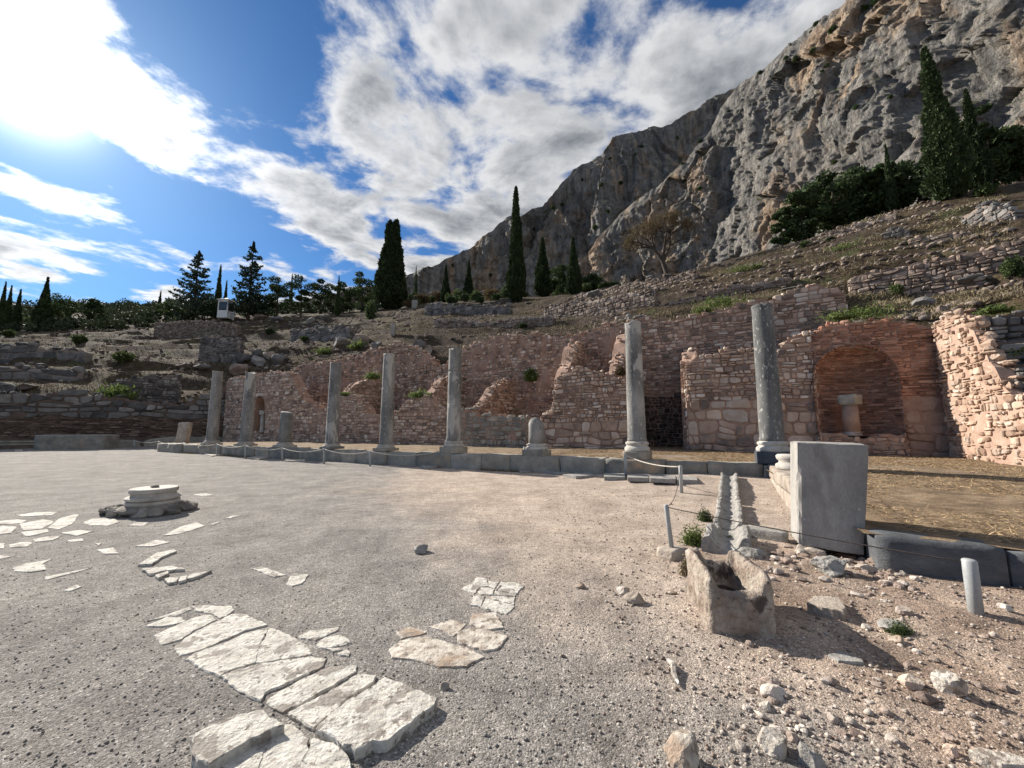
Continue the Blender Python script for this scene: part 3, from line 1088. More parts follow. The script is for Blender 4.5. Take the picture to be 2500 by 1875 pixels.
# ------------------------------------------------------------------ masonry
def gen_stones(P, s0, s1, zbot, ztop, sh, sw, seed, joint=0.02, dep=0.05, rag=0.06, wob=0.35, keep=1.0, skip=None, split=True):
    """individual stones laid in wobbling courses on the surface P(s, z, off); returns (verts, faces, size, centre)"""
    rng = random.Random(seed)
    out = []
    zmin = min(zbot(s0 + (s1 - s0) * i / 20) for i in range(21))
    zmax = max(ztop(s0 + (s1 - s0) * i / 60) for i in range(61)) + sh
    lines = [zmin]
    while lines[-1] < zmax:
        lines.append(lines[-1] + sh * rng.uniform(0.65, 1.4))
    nl = len(lines)
    ns = max(2, int((s1 - s0) / (sw * 0.8)) + 3)
    # smooth wobble of every course line
    sg = np.linspace(s0 - 1, s1 + 1, ns * 2)
    wl = []
    for k in range(nl):
        q = np.stack([sg / (sw * 1.5), np.full_like(sg, k * 5.37), np.full_like(sg, seed * 1.7)], -1)
        wl.append(lines[k] + vnoise(q, seed) * sh * wob)

    def L(k, s):
        return float(np.interp(s, sg, wl[k]))
    for k in range(nl - 1):
        s = s0 - rng.random() * sw
        slant = rng.uniform(-.12, .12) * sh
        while s < s1:
            w = sw * rng.choice((rng.uniform(.4, .9), rng.uniform(.7, 1.3), rng.uniform(1.0, 2.0)))
            e = s + w
            sl2 = rng.uniform(-.16, .16) * sh
            sm = (s + e) / 2
            a, c = max(s, s0), min(e, s1)
            if c - a > sw * 0.25:
                zt = ztop(sm) + rng.uniform(-rag, rag)
                zb = zbot(sm)
                bl = (a - slant, L(k, a))
                br = (c - sl2, L(k, c))
                tr = (c + sl2, L(k + 1, c))
                tl = (a + slant, L(k + 1, a))
                zc = (bl[1] + br[1] + tr[1] + tl[1]) / 4
                if zc < zt - 0.2 * sh and zc > zb + 0.1 * sh and rng.random() < keep and not (skip and skip(sm, zc)):
                    if rng.random() < 0.22 and w > 0.8 * sw and split:          # two thin stones instead of one
                        f1, f2 = rng.uniform(.35, .65), rng.uniform(.35, .65)
                        ml = (tl[0] * f1 + bl[0] * (1 - f1), tl[1] * f1 + bl[1] * (1 - f1))
                        mr = (tr[0] * f2 + br[0] * (1 - f2), tr[1] * f2 + br[1] * (1 - f2))
                        out.append(_stone(P, (bl, br, mr, ml), joint, dep, rng, zb, zt + 0.3 * sh, k))
                        out.append(_stone(P, (ml, mr, tr, tl), joint, dep, rng, zb, zt + 0.3 * sh, k))
                    else:
                        out.append(_stone(P, (bl, br, tr, tl), joint, dep, rng, zb, zt + 0.3 * sh, k))
            s = e
            slant = sl2
    return [o for o in out if o]


def _stone(P, quad, joint, dep, rng, zb, zt, k):
    (ax, ay), (bx, by), (cx, cy), (dx, dy) = quad
    mx, my = (ax + bx + cx + dx) / 4, (ay + by + cy + dy) / 4
    w, h = (bx + cx - ax - dx) / 2, (cy + dy - ay - by) / 2
    if w < 0.03 or h < 0.02:
        return None
    fx, fy = max(0.3, 1 - joint / w), max(0.3, 1 - joint / h)
    ring = []
    q = [((ax - mx) * fx, (ay - my) * fy), ((bx - mx) * fx, (by - my) * fy), ((cx - mx) * fx, (cy - my) * fy), ((dx - mx) * fx, (dy - my) * fy)]
    for i in range(4):
        p0, p1 = q[i], q[(i + 1) % 4]
        c1 = rng.uniform(0.10, 0.28)
        c2 = rng.uniform(0.10, 0.28)
        ring.append((p0[0] + (p1[0] - p0[0]) * c1, p0[1] + (p1[1] - p0[1]) * c1))
        ring.append((p0[0] + (p1[0] - p0[0]) * (1 - c2), p0[1] + (p1[1] - p0[1]) * (1 - c2)))
    ring = [(x * rng.uniform(.93, 1.0), y * rng.uniform(.93, 1.0)) for x, y in ring]
    d = dep * rng.uniform(0.45, 1.5)
    tx, ty = rng.uniform(-.35, .35) * d / max(w, .1), rng.uniform(-.35, .35) * d / max(h, .1)
    cen = P(mx, my, 0)
    vs = []
    for (sc, off) in ((1.0, -0.03), (0.98, d * 0.55), (0.80, d)):
        for (x, y) in ring:
            z = min(max(my + y * sc, zb), zt)
            o = off + (tx * x + ty * y if off > 0 else 0)
            if off == d:
                o += rng.uniform(-.18, .18) * d
            vs.append(P(mx + x * sc, z, o))
    vs.append(P(mx, min(my, zt), d * 1.08))
    fs = []
    for r in range(2):
        for i in range(8):
            j = (i + 1) % 8
            fs.append((r * 8 + i, r * 8 + j, r * 8 + 8 + j, r * 8 + 8 + i))
    for i in range(8):
        fs.append((16 + i, 16 + (i + 1) % 8, 24))
    return vs, fs, w * h, cen


def emit_stones(stones, parent, mt, maxn=300, name='stone', base=None):
    base = base or parent.location
    cam0 = Vector((0, 0, CAMH))

    def key(s):
        u, v = proj(s[3])
        inside = -120 < u < 2620 and -50 < v < 1925
        return (s[2] / (s[3] - cam0).length ** 2) * (1 if inside else 0.001)
    stones = sorted(stones, key=key, reverse=True)
    for vs, fs, ar, cen in stones[:maxn]:
        mk(name, [p - cen for p in vs], fs, mt, parent, smooth=False, loc=cen - Vector(base))
    rest = stones[maxn:]
    if rest:
        V, F = join([(vs, fs) for vs, fs, a, c in rest])
        B = Vector(base)
        me_v = np.array([tuple(p) for p in V]) - np.array(B)
        o = mk('small_' + name + 's', me_v, F, mt, parent, smooth=False)
        stuff(o)


def seat(u2212, v2212, A, n):
    a, c = ray(u2212, v2212)
    Y = (n.x * A.x + n.y * A.y) / (n.x * a + n.y)
    return Vector((a * Y, Y, CAMH + c * Y))


def caprocks(P, s0, s1, ztop, thick, size, seed, dens=1.0):
    """loose stones along the broken top of a wall"""
    rng = random.Random(seed)
    res = []
    n = int((s1 - s0) / size * 1.6 * dens)
    for i in range(n):
        s = rng.uniform(s0, s1)
        off = -rng.uniform(0.0, thick * 0.9)
        z = ztop(s) + rng.uniform(-0.35, 0.12) * size
        v, f = rockmesh(3, rng.randrange(40), 0.5, 0.5)
        sc = np.array([size * rng.uniform(.5, 1.9), size * rng.uniform(.5, 1.5), size * rng.uniform(.4, 1.1)])
        a = rng.uniform(0, 6.28)
        v = v * sc
        v = np.stack([v[:, 0] * math.cos(a) - v[:, 1] * math.sin(a), v[:, 0] * math.sin(a) + v[:, 1] * math.cos(a), v[:, 2]], 1)
        c = P(s, z, off)
        res.append(([Vector(q) + c for q in v], f, size * size * 0.5, c))
    return res


def wall(name, label, A, B, prof, zb, thick=0.8, sh=0.22, sw=0.36, smat='stone_red', cmat='mortar', seed=1, bot=None, maxn=300,
         dep=0.05, joint=0.025, cap=0.25, capd=1.0, cat='wall', keep=1.0, layers=None, skip=None, flip=False, wob=0.6, group=None, rough=0.09, ends=True):
    """prof: top edge as source-pixel points seen on the plane A-B, or ('s', [(s, z)...]).  layers: [(zfrac0, zfrac1, sh, sw, mat, dep, maxn)]"""
    A, B = Vector((A[0], A[1], 0)), Vector((B[0], B[1], 0))
    d = (B - A).normalized()
    n = Vector((-d.y, d.x, 0))
    if (n.dot(A) > 0) != flip:
        n = -n                                             # n points to the viewer's side
    if prof[0] == 's':
        pr = prof[1]
    else:
        pr = []
        for (u, v) in prof:
            p = seat(u, v, A, n)
            pr.append(((p - A).dot(d), p.z))
        pr.sort()
    s0, s1 = pr[0][0], pr[-1][0]
    ps, pz = [q[0] for q in pr], [q[1] for q in pr]

    def ztop(s):
        return float(np.interp(s, ps, pz)) + n1(s * 2.6, 0, seed) * 0.14 + n1(s * 0.9, 5, seed) * 0.12 + n1(s * 6.1, 2, seed) * 0.06
    if bot is None:
        zbot = lambda s: zb
    else:
        bq = []
        for (u, v) in bot:
            p = seat(u, v, A, n)
            bq.append(((p - A).dot(d), p.z))
        bq.sort()
        zbot = lambda s: float(np.interp(s, [q[0] for q in bq], [q[1] for q in bq]))

    def P(s, z, off=0.0):
        return A + d * s + n * off + Vector((0, 0, z))
    ns = max(6, int((s1 - s0) / 0.22))
    nz = 14
    sv = np.linspace(s0, s1, ns)
    V = []
    for s in sv:
        b, t = zbot(s), ztop(s)
        if t < b + 0.05:
            t = b + 0.05
        for j in range(nz):
            V.append(P(s, b + (t - b) * j / (nz - 1), 0))
        V.append(P(s, t - 0.05 + n1(s * 3, 9, seed) * 0.05, -thick * 0.5))
        V.append(P(s, t - 0.1 + n1(s * 3, 3, seed) * 0.08, -thick))
        V.append(P(s, b, -thick))
    V = np.array([tuple(p) for p in V])
    dn = fbm(V * 1.9, 4, seed + 2) * rough
    V[:, 0] += n.x * dn
    V[:, 1] += n.y * dn
    base = np.array(tuple(P((s0 + s1) / 2, zb, -thick / 2)))
    m_ = nz + 3
    F = [tuple(q) for q in grid_faces(ns, m_)]
    F += [(i * m_ + m_ - 1, i * m_, (i + 1) * m_, (i + 1) * m_ + m_ - 1) for i in range(ns - 1)]
    F.append(tuple(range(m_)))
    F.append(tuple((ns - 1) * m_ + j for j in range(m_))[::-1])
    o = mk(name, V - base, F, M[cmat], None, smooth=False, loc=base)
    tag(o, label, cat, group)
    if layers is None:
        layers = [(None, None, sh, sw, smat, dep, maxn)]
    for i, (za, zb2, h_, w_, mt, dp, mx) in enumerate(layers):
        zf0 = zbot if za is None else (lambda s, za=za: max(zbot(s), za))
        zf1 = ztop if zb2 is None else (lambda s, zb2=zb2: min(ztop(s), zb2))
        st = gen_stones(P, s0, s1, zf0, zf1, h_, w_, seed * 13 + i, joint, dp, 0.06 if zb2 is None else 0.0, wob, keep, skip)
        if ends and thick > 0.3:
            for se, sg_ in ((s0, -1), (s1, 1)):
                Pe = lambda s, z, off=0.0, se=se, sg_=sg_: A + d * (se + sg_ * off) - n * s + Vector((0, 0, z))
                zt_ = max(zf1(se), zf0(se))
                if zt_ - zf0(se) > h_ * .8:
                    st += gen_stones(Pe, 0.0, thick, lambda s, q=zf0(se): q, lambda s, q=zt_: q, h_, w_, seed * 17 + i, joint, dp, 0.03, wob, keep)
        if cap and i == len(layers) - 1:
            st += caprocks(P, s0, s1, ztop, thick, cap, seed + 5, capd)
        emit_stones(st, o, M[mt], mx, 'stone', base=Vector(base))
    o['_n'] = tuple(n)
    return o


def px(zf, pts):
    return [zf(*p) for p in pts]


def line(D):
    return agora(T0 + 45, D), agora(T0 - 15, D)


F_A, F_B = line(DF)
B_A, B_B = line(DB)

# --- the long back wall of the shops, and its tall right part
wall('ruined_wall', 'long red rubble back wall with ragged crumbling top behind the middle columns', B_A, B_B,
     px(Z2, [(-130, 800), (0, 745), (130, 735), (200, 730), (370, 670), (480, 640), (560, 620), (700, 640), (780, 720), (810, 770), (880, 740), (960, 670), (1100, 610), (1200, 575), (1350, 570), (1500, 560), (1600, 580), (1700, 560), (1900, 500), (1985, 480)]),
     ZF - 0.1, 1.2, 0.20, 0.30, seed=11, dep=0.06, joint=0.05, cap=0.34, capd=1.5, keep=0.86, rough=0.22)
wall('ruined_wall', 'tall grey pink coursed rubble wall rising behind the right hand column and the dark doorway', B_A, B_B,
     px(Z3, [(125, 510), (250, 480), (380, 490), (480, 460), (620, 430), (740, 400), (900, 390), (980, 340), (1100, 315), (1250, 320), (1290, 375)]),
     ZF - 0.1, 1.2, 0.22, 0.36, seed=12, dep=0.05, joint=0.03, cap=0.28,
     layers=[(None, 3.9, 0.22, 0.36, 'stone_shade_stain', 0.06, 60), (3.9, None, 0.22, 0.36, 'stone_red', 0.06, 240)])  # lower layer darkened in colour to deepen the recess shade
# --- front wall pieces
FQ = F_A, F_B
wall('ruined_wall', 'leftmost rubble wall behind the far columns, holding a tall narrow niche', *FQ,
     px(Z1, [(1440, 850), (1480, 835), (1590, 815), (1750, 800), (1840, 815), (1870, 870), (1900, 950), (1960, 1000), (2030, 1040), (2140, 1050)]), ZF - 0.1, 1.0, 0.24, 0.36, smat='stone_front', seed=13,
     joint=0.035, bot=px(Z1, [(1430, 1245), (1590, 1245), (1596, 1182), (1613, 1000), (1643, 932), (1682, 1000), (1676, 1182), (1674, 1245), (2150, 1245)]))
wall('ruined_wall', 'low rounded stub of red rubble wall between the fourth and fifth tall columns', *FQ,
     px(Z2, [(75, 1050), (190, 985), (210, 950), (290, 955), (360, 1000), (400, 1075), (462, 1085)]), ZF - 0.1, 0.9, 0.22, 0.34, smat='stone_front', seed=14, joint=0.04)
wall('ruined_wall', 'stepped red rubble wall with green tuft on top between two grey columns', *FQ,
     px(Z2, [(535, 1060), (590, 1030), (620, 985), (640, 970), (780, 965), (800, 985), (820, 1030), (895, 1040)]), ZF - 0.1, 0.9, 0.20, 0.33, smat='stone_front', seed=15, joint=0.04)
wall('low_wall', 'low grey wall of squared blocks right of the middle column', *line(DF - 0.8),
     px(Z2, [(965, 1035), (1050, 1035), (1056, 1075), (1130, 1068), (1250, 1085), (1385, 1090)]), ZF - 0.1, 0.7, 0.27, 0.40, smat='grey_stone', seed=16, cap=0.3, capd=0.5)
wall('ruined_pier', 'massive red masonry pier with sloping broken top left of the dark doorway', *FQ,
     px(Z2, [(1478, 1085), (1545, 1078), (1560, 900), (1590, 830), (1700, 760), (1760, 785), (1830, 800), (1900, 830), (2035, 850)]), ZF - 0.1, 1.4, 0.27, 0.38, seed=17, cat='wall', joint=0.03,
     layers=[(None, 2.0, 0.46, 0.62, 'stone_front', 0.07, 60), (2.0, None, 0.21, 0.30, 'stone_front', 0.08, 240)])
wall('ruined_pier', 'squared block pier with jagged top between the dark doorway and the arched niche', *FQ,
     px(Z3, [(466, 730), (480, 690), (540, 670), (620, 665), (700, 645), (820, 630), (850, 655), (940, 655), (990, 600), (1100, 560), (1113, 555)]), ZF - 0.1, 1.5, 0.3, 0.42, seed=18, joint=0.03,
     layers=[(None, 3.0, 0.44, 0.62, 'stone_front', 0.06, 90), (3.0, None, 0.22, 0.34, 'stone_front', 0.07, 200)])


def small_niche():
    tl, tr = t_of(*Z1(1592, 1100), DF)[0], t_of(*Z1(1676, 1100), DF)[0]
    z0, z1 = t_of(*Z1(1635, 1182), DF)[1], t_of(*Z1(1635, 925), DF)[1]
    c = agora((tl + tr) / 2, DF + .5, z0)
    V = [agora(t_, DF + dd, z_) - c for dd in (0.1, 0.85) for t_, z_ in ((tl, z0), (tl, z1), (tr, z1), (tr, z0))]
    o = mk('wall_niche', V, [(0, 1, 5, 4), (1, 2, 6, 5), (2, 3, 7, 6), (4, 5, 6, 7), (3, 0, 4, 7)], M['mortar'], loc=c)
    tag(o, 'tall narrow niche with rounded head in the leftmost rubble wall', 'niche')
    p = agora((tl + tr) / 2 - .1, DF + .35, z0)
    h = t_of(*Z1(1640, 1040), DF)[1] - z0
    e = empty('niche_column', p, 'small pale column standing in the tall narrow niche on the left', 'column')
    v, f = lathe([(.24, 0), (.24, .12), (.17, .2), (.16, h * .8)], 14)
    mk('shaft', v, f, M['column_base'], e, True)
    v, f = blockmesh(.5, .4, h * .2, 4, .03, .02, 4)
    mk('capital', v, f, M['column_base'], e, True, loc=(0, 0, h * .79))
    A, B = agora(tl + .05, DF + .02), agora(tr - .05, DF + .02)
    wall('niche_sill', 'low rubble sill under the tall narrow niche', A, B, ('s', [(0.0, z0), ((B - A).length, z0)]), ZF - .1, .5, .2, .32, smat='stone_front', seed=61, cap=0, maxn=30)


small_niche()
# --- arched niche (exedra) with its half dome
wall('niche_arch', 'crumbling brick arch head with grassy top over the large niche', *FQ,
     px(Z3, [(1116, 553), (1190, 505), (1300, 492), (1450, 500), (1560, 500), (1600, 498)]), ZF, 0.7, 0.12, 0.36, smat='brick_red', seed=19,
     bot=px(Z3, [(1116, 745), (1140, 692), (1190, 652), (1260, 634), (1330, 629), (1420, 641), (1480, 668), (1520, 705), (1548, 745), (1549, 900), (1600, 900)]), cap=0.28, maxn=60, joint=0.02, dep=0.045)
wall('ruined_pier', 'brick and ashlar pier right of the niche, touching the sunlit wall', *FQ,
     px(Z3, [(1547, 640), (1585, 640), (1590, 505), (1640, 500), (1690, 505), (1760, 512), (1840, 520)]), ZF - 0.1, 1.4, 0.2, 0.4, seed=20, cap=0.25,
     layers=[(None, 2.9, 0.48, 0.85, 'plaster', 0.07, 60), (2.9, None, 0.11, 0.42, 'brick_red', 0.04, 0)])


def build_niche():
    tl, zsp = t_of(*Z3(1115, 745), DF)
    tr, _ = t_of(*Z3(1550, 745), DF)
    zt = t_of(*Z3(1330, 629), DF)[1]
    zs = t_of(*Z3(1330, 1080), DF)[1]                   # sill
    tc, r = (tl + tr) / 2, (tl - tr) / 2
    zsp = zt - r * 0.92
    C = agora(tc, DF - 0.25)
    L = math.pi * r

    def P(s, z, off=0.0):
        th = s / r
        rr = r - off
        zz = z
        if z > zsp:
            ph = min((z - zsp) / r, 1.5)
            zz = zsp + rr * math.sin(ph)
            rr = rr * math.cos(ph)
        return C + E1 * (rr * math.cos(th)) + E2 * (rr * math.sin(th) * 0.95) + Vector((0, 0, zz))
    ns, nz = 40, 40
    V = [P(L * i / (ns - 1), zs - 0.2 + (zsp + r * 1.45 - zs + 0.2) * j / (nz - 1), 0) for i in range(ns) for j in range(nz)]
    base = C + Vector((0, 0, zs))
    V = np.array([tuple(p - base) for p in V])
    o = mk('niche', V, [tuple(q) for q in grid_faces(ns, nz)], M['mortar'], loc=base, smooth=True)
    tag(o, 'deep round arched niche lined with thin red brick courses', 'niche')
    st = gen_stones(P, 0.02, L - 0.02, lambda s: zs, lambda s: zsp + r * 1.25, 0.10, 0.42, 77, 0.02, 0.035, 0, 0.25)
    emit_stones(st, o, M['brick_red'], 40, 'brick', base=base)
    # floor of the niche
    fl = [P(L * i / 24, zs, 0.0) - base for i in range(25)]
    mk('niche_floor', fl, [tuple(range(25))[::-1]], M['mortar'], o)
    # the sill wall in front
    A, B = agora(tl, DF - 0.30), agora(tr, DF - 0.30)
    wall('niche_sill', 'low rubble sill wall with stone ledge under the arched niche', A, B, ('s', [(0.02, zs + 0.02), (tl - tr - 0.02, zs + 0.02)]), ZF - 0.1, 0.5, 0.17, 0.3, smat='stone_red', seed=21, cap=0)
    # column stub with a small block capital, inside the niche
    u, v = Z3(1325, 1075)
    a, c = ray(u, v)
    D = DF - 0.2 + r * 0.25
    t, z = t_of(u, v, D)
    p = agora(t, D, zs)
    q = empty('niche_column', p, 'short pale column stub carrying a dark capital block inside the niche', 'column')
    k = 18.5 / FPX
    h = t_of(*Z3(1322, 920), D)[1] - zs
    vv, ff = lathe([(0.36, 0.0), (0.36, 0.07), (0.31, 0.10), (0.33, 0.14), (0.30, 0.18)], 20)
    mk('base', vv, ff, M['limestone'], q, True)
    vv, ff = lathe([(0.30, 0.17), (0.295, h * 0.5), (0.285, h)], 24, 0.03, 3)
    mk('shaft', vv, ff, M['plaster'], q, True)
    vv, ff = blockmesh(0.80, 0.66, 0.46, 6, 0.06, 0.05, 3, 4)
    oc = mk('capital', vv, ff, M['grey_stone'], q, True, loc=(0.05, 0, h - 0.01))
    oc.rotation_euler.z = 0.5
    return tr


TR_N = build_niche()
# --- the sunlit side wall on the right
TC = t_of(*Z3(1806, 1150), DF)[0]
K6A, K6B = agora(TC, DF - 0.05), agora(TC, DF - 14)
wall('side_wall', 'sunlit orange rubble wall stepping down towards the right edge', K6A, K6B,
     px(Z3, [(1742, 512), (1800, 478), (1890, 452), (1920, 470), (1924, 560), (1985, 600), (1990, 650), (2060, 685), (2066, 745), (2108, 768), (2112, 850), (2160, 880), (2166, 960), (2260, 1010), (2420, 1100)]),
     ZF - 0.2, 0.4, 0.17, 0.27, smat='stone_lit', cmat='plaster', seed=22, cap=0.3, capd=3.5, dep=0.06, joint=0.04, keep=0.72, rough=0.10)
def steps_right():
    """the broken core of the side wall, rising in dark ragged steps away from the viewer"""
    labs = ['dark ragged rubble face with green tufts above the sunlit wall at the right edge', 'middle dark rubble step right of the sunlit wall', 'third dark rubble step down right of the sunlit wall', 'lowest dark rubble step at the right edge beside the sunlit wall']
    for k, (zx, zy, th) in enumerate([(1921, 470, 4.0), (1988, 604, 2.0), (2064, 690, 1.6), (2110, 772, 1.4)]):
        u, v = Z3(zx, zy)
        n = E1
        a, c = ray(u, v)
        Y = TC / (E1.x * a + E1.y)
        p = Vector((a * Y, Y, CAMH + c * Y))
        D = p.dot(E2)
        L = 13
        wall('rubble_step', labs[k], agora(TC - 0.36, D), agora(TC - 0.36 - L, D), ('s', [(0, p.z - .05), (2, p.z + .1), (4, p.z + .35), (L, p.z + .8)]), ZF - .2, th, 0.26, 0.5, smat='stone_grey', cmat='mortar_dark', seed=23 + k * 3, cap=0.34, capd=2.0, dep=0.10, maxn=120)


steps_right()
# --- cross walls between the shops
for i, (zf, fp, bp_, lab) in enumerate([
        (Z2, (1095, 1040), (1245, 850), 'broken cross wall with pale jagged edge left of the big red pier'),
        (Z2, (745, 985), (890, 815), 'broken cross wall with reddish brick edge behind the middle column'),
        (Z2, (225, 950), (330, 840), 'broken cross wall with rounded head behind the fourth tall column'),
        (Z2, (1600, 800), (1720, 600), 'sloping rubble spur climbing from the big red pier to the back wall'),
        (Z2, (1960, 800), (2010, 560), 'left side wall of the dark recess behind the column by the doorway'),
        (Z3, (520, 690), (560, 640), 'right side wall of the dark recess behind the jagged block pier')]):
    t, z0 = t_of(*zf(*fp), DF + 0.2)
    zb_ = t_of(*zf(*bp_), DB)[1]
    wall('cross_wall', lab, agora(t, DF + (0.15 if i < 3 else 1.2)), agora(t, DB), ('s', [(0.0, z0), (1.2, z0 + (zb_ - z0) * 0.35), (2.2, z0 + (zb_ - z0) * 0.75), (DB - DF - (0.1 if i < 3 else 1.3), zb_)]),
         ZF - 0.1, 0.8, 0.2, 0.32, seed=30 + i, cap=0.25, maxn=120, joint=0.04)
# --- left end wall of the square: big dark blocks over brick courses
pL, pR = at(0, 1080, 32.0), at(480 * 1.1302, 1080, 40.0)
dLR = (pR - pL)
dLR.z = 0
K1A = pL - dLR * 0.9
K1B = pR + dLR * 0.12
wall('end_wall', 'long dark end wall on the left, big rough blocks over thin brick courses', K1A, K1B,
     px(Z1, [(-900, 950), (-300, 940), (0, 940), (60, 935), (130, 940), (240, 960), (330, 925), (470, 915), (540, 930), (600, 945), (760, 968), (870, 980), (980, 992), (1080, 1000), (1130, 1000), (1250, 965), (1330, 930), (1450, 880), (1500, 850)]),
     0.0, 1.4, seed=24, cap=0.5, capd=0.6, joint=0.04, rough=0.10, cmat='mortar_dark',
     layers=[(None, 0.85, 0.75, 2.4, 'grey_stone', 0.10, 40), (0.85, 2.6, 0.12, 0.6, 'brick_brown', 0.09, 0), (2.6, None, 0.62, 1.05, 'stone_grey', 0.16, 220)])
# --- terrace walls and lines of blocks on the hillside (pixel feet, 2212 units)
TW = [
 ('long pinkish retaining wall of flat stones at the upper right', [(1836, 612), (1869, 590), (1950, 575), (2040, 552), (2110, 538), (2212, 512), (2330, 490)], [(1836, 640), (2330, 632)], 'stone_warm', .24, .42, 25, 19.0),
 ('pinkish retaining wall of small stones above the tall rubble wall', [(1405, 668), (1460, 650), (1519, 632), (1578, 620), (1640, 608), (1704, 594)], [(1405, 690), (1704, 640)], 'stone_warm', .24, .36, 33.5, 28.5),
 ('grey dry stone terrace wall in mid slope above the ragged red wall', [(937, 690), (990, 688), (1040, 697), (1090, 690), (1140, 686), (1193, 682)], [(937, 708), (1040, 734), (1120, 722), (1193, 704)], 'stone_hill', .26, .42, None, None),
 ('grey block terrace wall below the tall cypress', [(918, 657), (1000, 660), (1060, 664), (1102, 660)], [(918, 682), (1102, 680)], 'stone_grey', .5, .9, None, None),
 ('dark dry stone terrace wall left of the leaning leafless tree', [(1175, 662), (1240, 655), (1300, 646), (1360, 636), (1415, 625)], [(1175, 690), (1415, 662)], 'stone_hill', .28, .46, None, None),
 ('upper dry stone ridge wall running under the leafless tree', [(1240, 640), (1330, 618), (1420, 603), (1500, 590)], [(1240, 652), (1330, 634), (1500, 605)], 'stone_hill', .3, .5, None, None),
 ('violet grey rubble terrace wall below the white kiosk', [(335, 700), (400, 692), (450, 694), (512, 702)], [(335, 726), (512, 728)], 'stone_hill', .3, .5, None, None),
 ('tumbled grey rubble wall descending the left slope', [(433, 728), (470, 726), (519, 736)], [(433, 782), (519, 782)], 'stone_grey', .3, .5, None, None),
 ('dark cobbled bank behind the green bush on the left wall', [(212, 846), (250, 826), (300, 816), (350, 810), (392, 812)], [(212, 874), (300, 880), (392, 868)], 'stone_grey', .32, .42, None, None),
 ('row of squared grey blocks in mid slope left of the big dark cypress', [(628, 716), (680, 708), (755, 706)], [(628, 742), (755, 730)], 'stone_grey', .55, 1.0, None, None),
 ('upper row of long grey blocks at the left edge of the slope', [(-200, 745), (0, 748), (90, 752), (186, 760)], [(-200, 785), (186, 785)], 'stone_grey', .7, 1.7, None, None),
 ('lower row of long grey blocks at the left edge of the slope', [(-200, 792), (0, 792), (70, 795), (180, 806)], [(-200, 822), (180, 822)], 'stone_grey', .7, 1.9, None, None),
 ('low line of pale stones below the dark pines on the right slope', [(1790, 502), (1850, 486), (1935, 463)], [(1790, 515), (1850, 500), (1935, 478)], 'stone_hill', .3, .5, None, None),
 ('heap of dark stones walled up high on the right slope', [(2078, 470), (2110, 448), (2150, 444), (2185, 455)], [(2078, 480), (2185, 476)], 'stone_grey', .3, .45, None, None),
 ('small stone heap on the grassy right slope', [(1908, 507), (1930, 492), (1950, 490), (1965, 498)], [(1908, 516), (1965, 512)], 'stone_grey', .26, .4, None, None),
 ('faint stone kerb crossing the right slope', [(1960, 520), (2040, 505), (2090, 500)], [(1960, 530), (2090, 512)], 'stone_hill', .28, .5, None, None),
]
for i, (lab, top, foot, mt, sh_, sw_, ya, yb) in enumerate(TW):
    if ya:
        A = at(foot[0][0] * 1.1302, foot[0][1] * 1.1302, ya)
        B = at(foot[-1][0] * 1.1302, foot[-1][1] * 1.1302, yb)
    else:
        A, B = hit(*foot[0]), hit(*foot[-1])
    bt = [(u, v + 14) for u, v in foot]
    wall('terrace_wall', lab, (A.x, A.y), (B.x, B.y), px(S, top), min(A.z, B.z) - 0.5, 0.8 if ya is None else 1.0, sh_, sw_, smat=mt, cmat='stone_hill', seed=50 + i,
         bot=px(S, bt), cap=sh_ * 1.3, dep=0.10, joint=0.03, maxn=160)
# ------------------------------------------------------------------ colonnade
def shaft_profile(r0, r1, h, z0, seams=()):
    pr = [(r0 * 1.05, z0), (r0 * 1.05, z0 + 0.05), (r0, z0 + 0.12)]
    n = 34
    zs = [z0 + 0.12 + (h - 0.12) * i / n for i in range(1, n)]
    for z in zs:
        pr.append((r0 + (r1 - r0) * ((z - z0) / h) ** 1.2, z))
    for s in seams:
        z = z0 + h * s
        r = r0 + (r1 - r0) * s
        pr += [(r, z - 0.012), (r - 0.012, z), (r, z + 0.012)]
    pr += [(r1, z0 + h - 0.10), (r1 * 1.045, z0 + h - 0.07), (r1 * 1.045, z0 + h - 0.015), (r1 * 1.0, z0 + h)]
    return sorted(pr, key=lambda q: q[1])


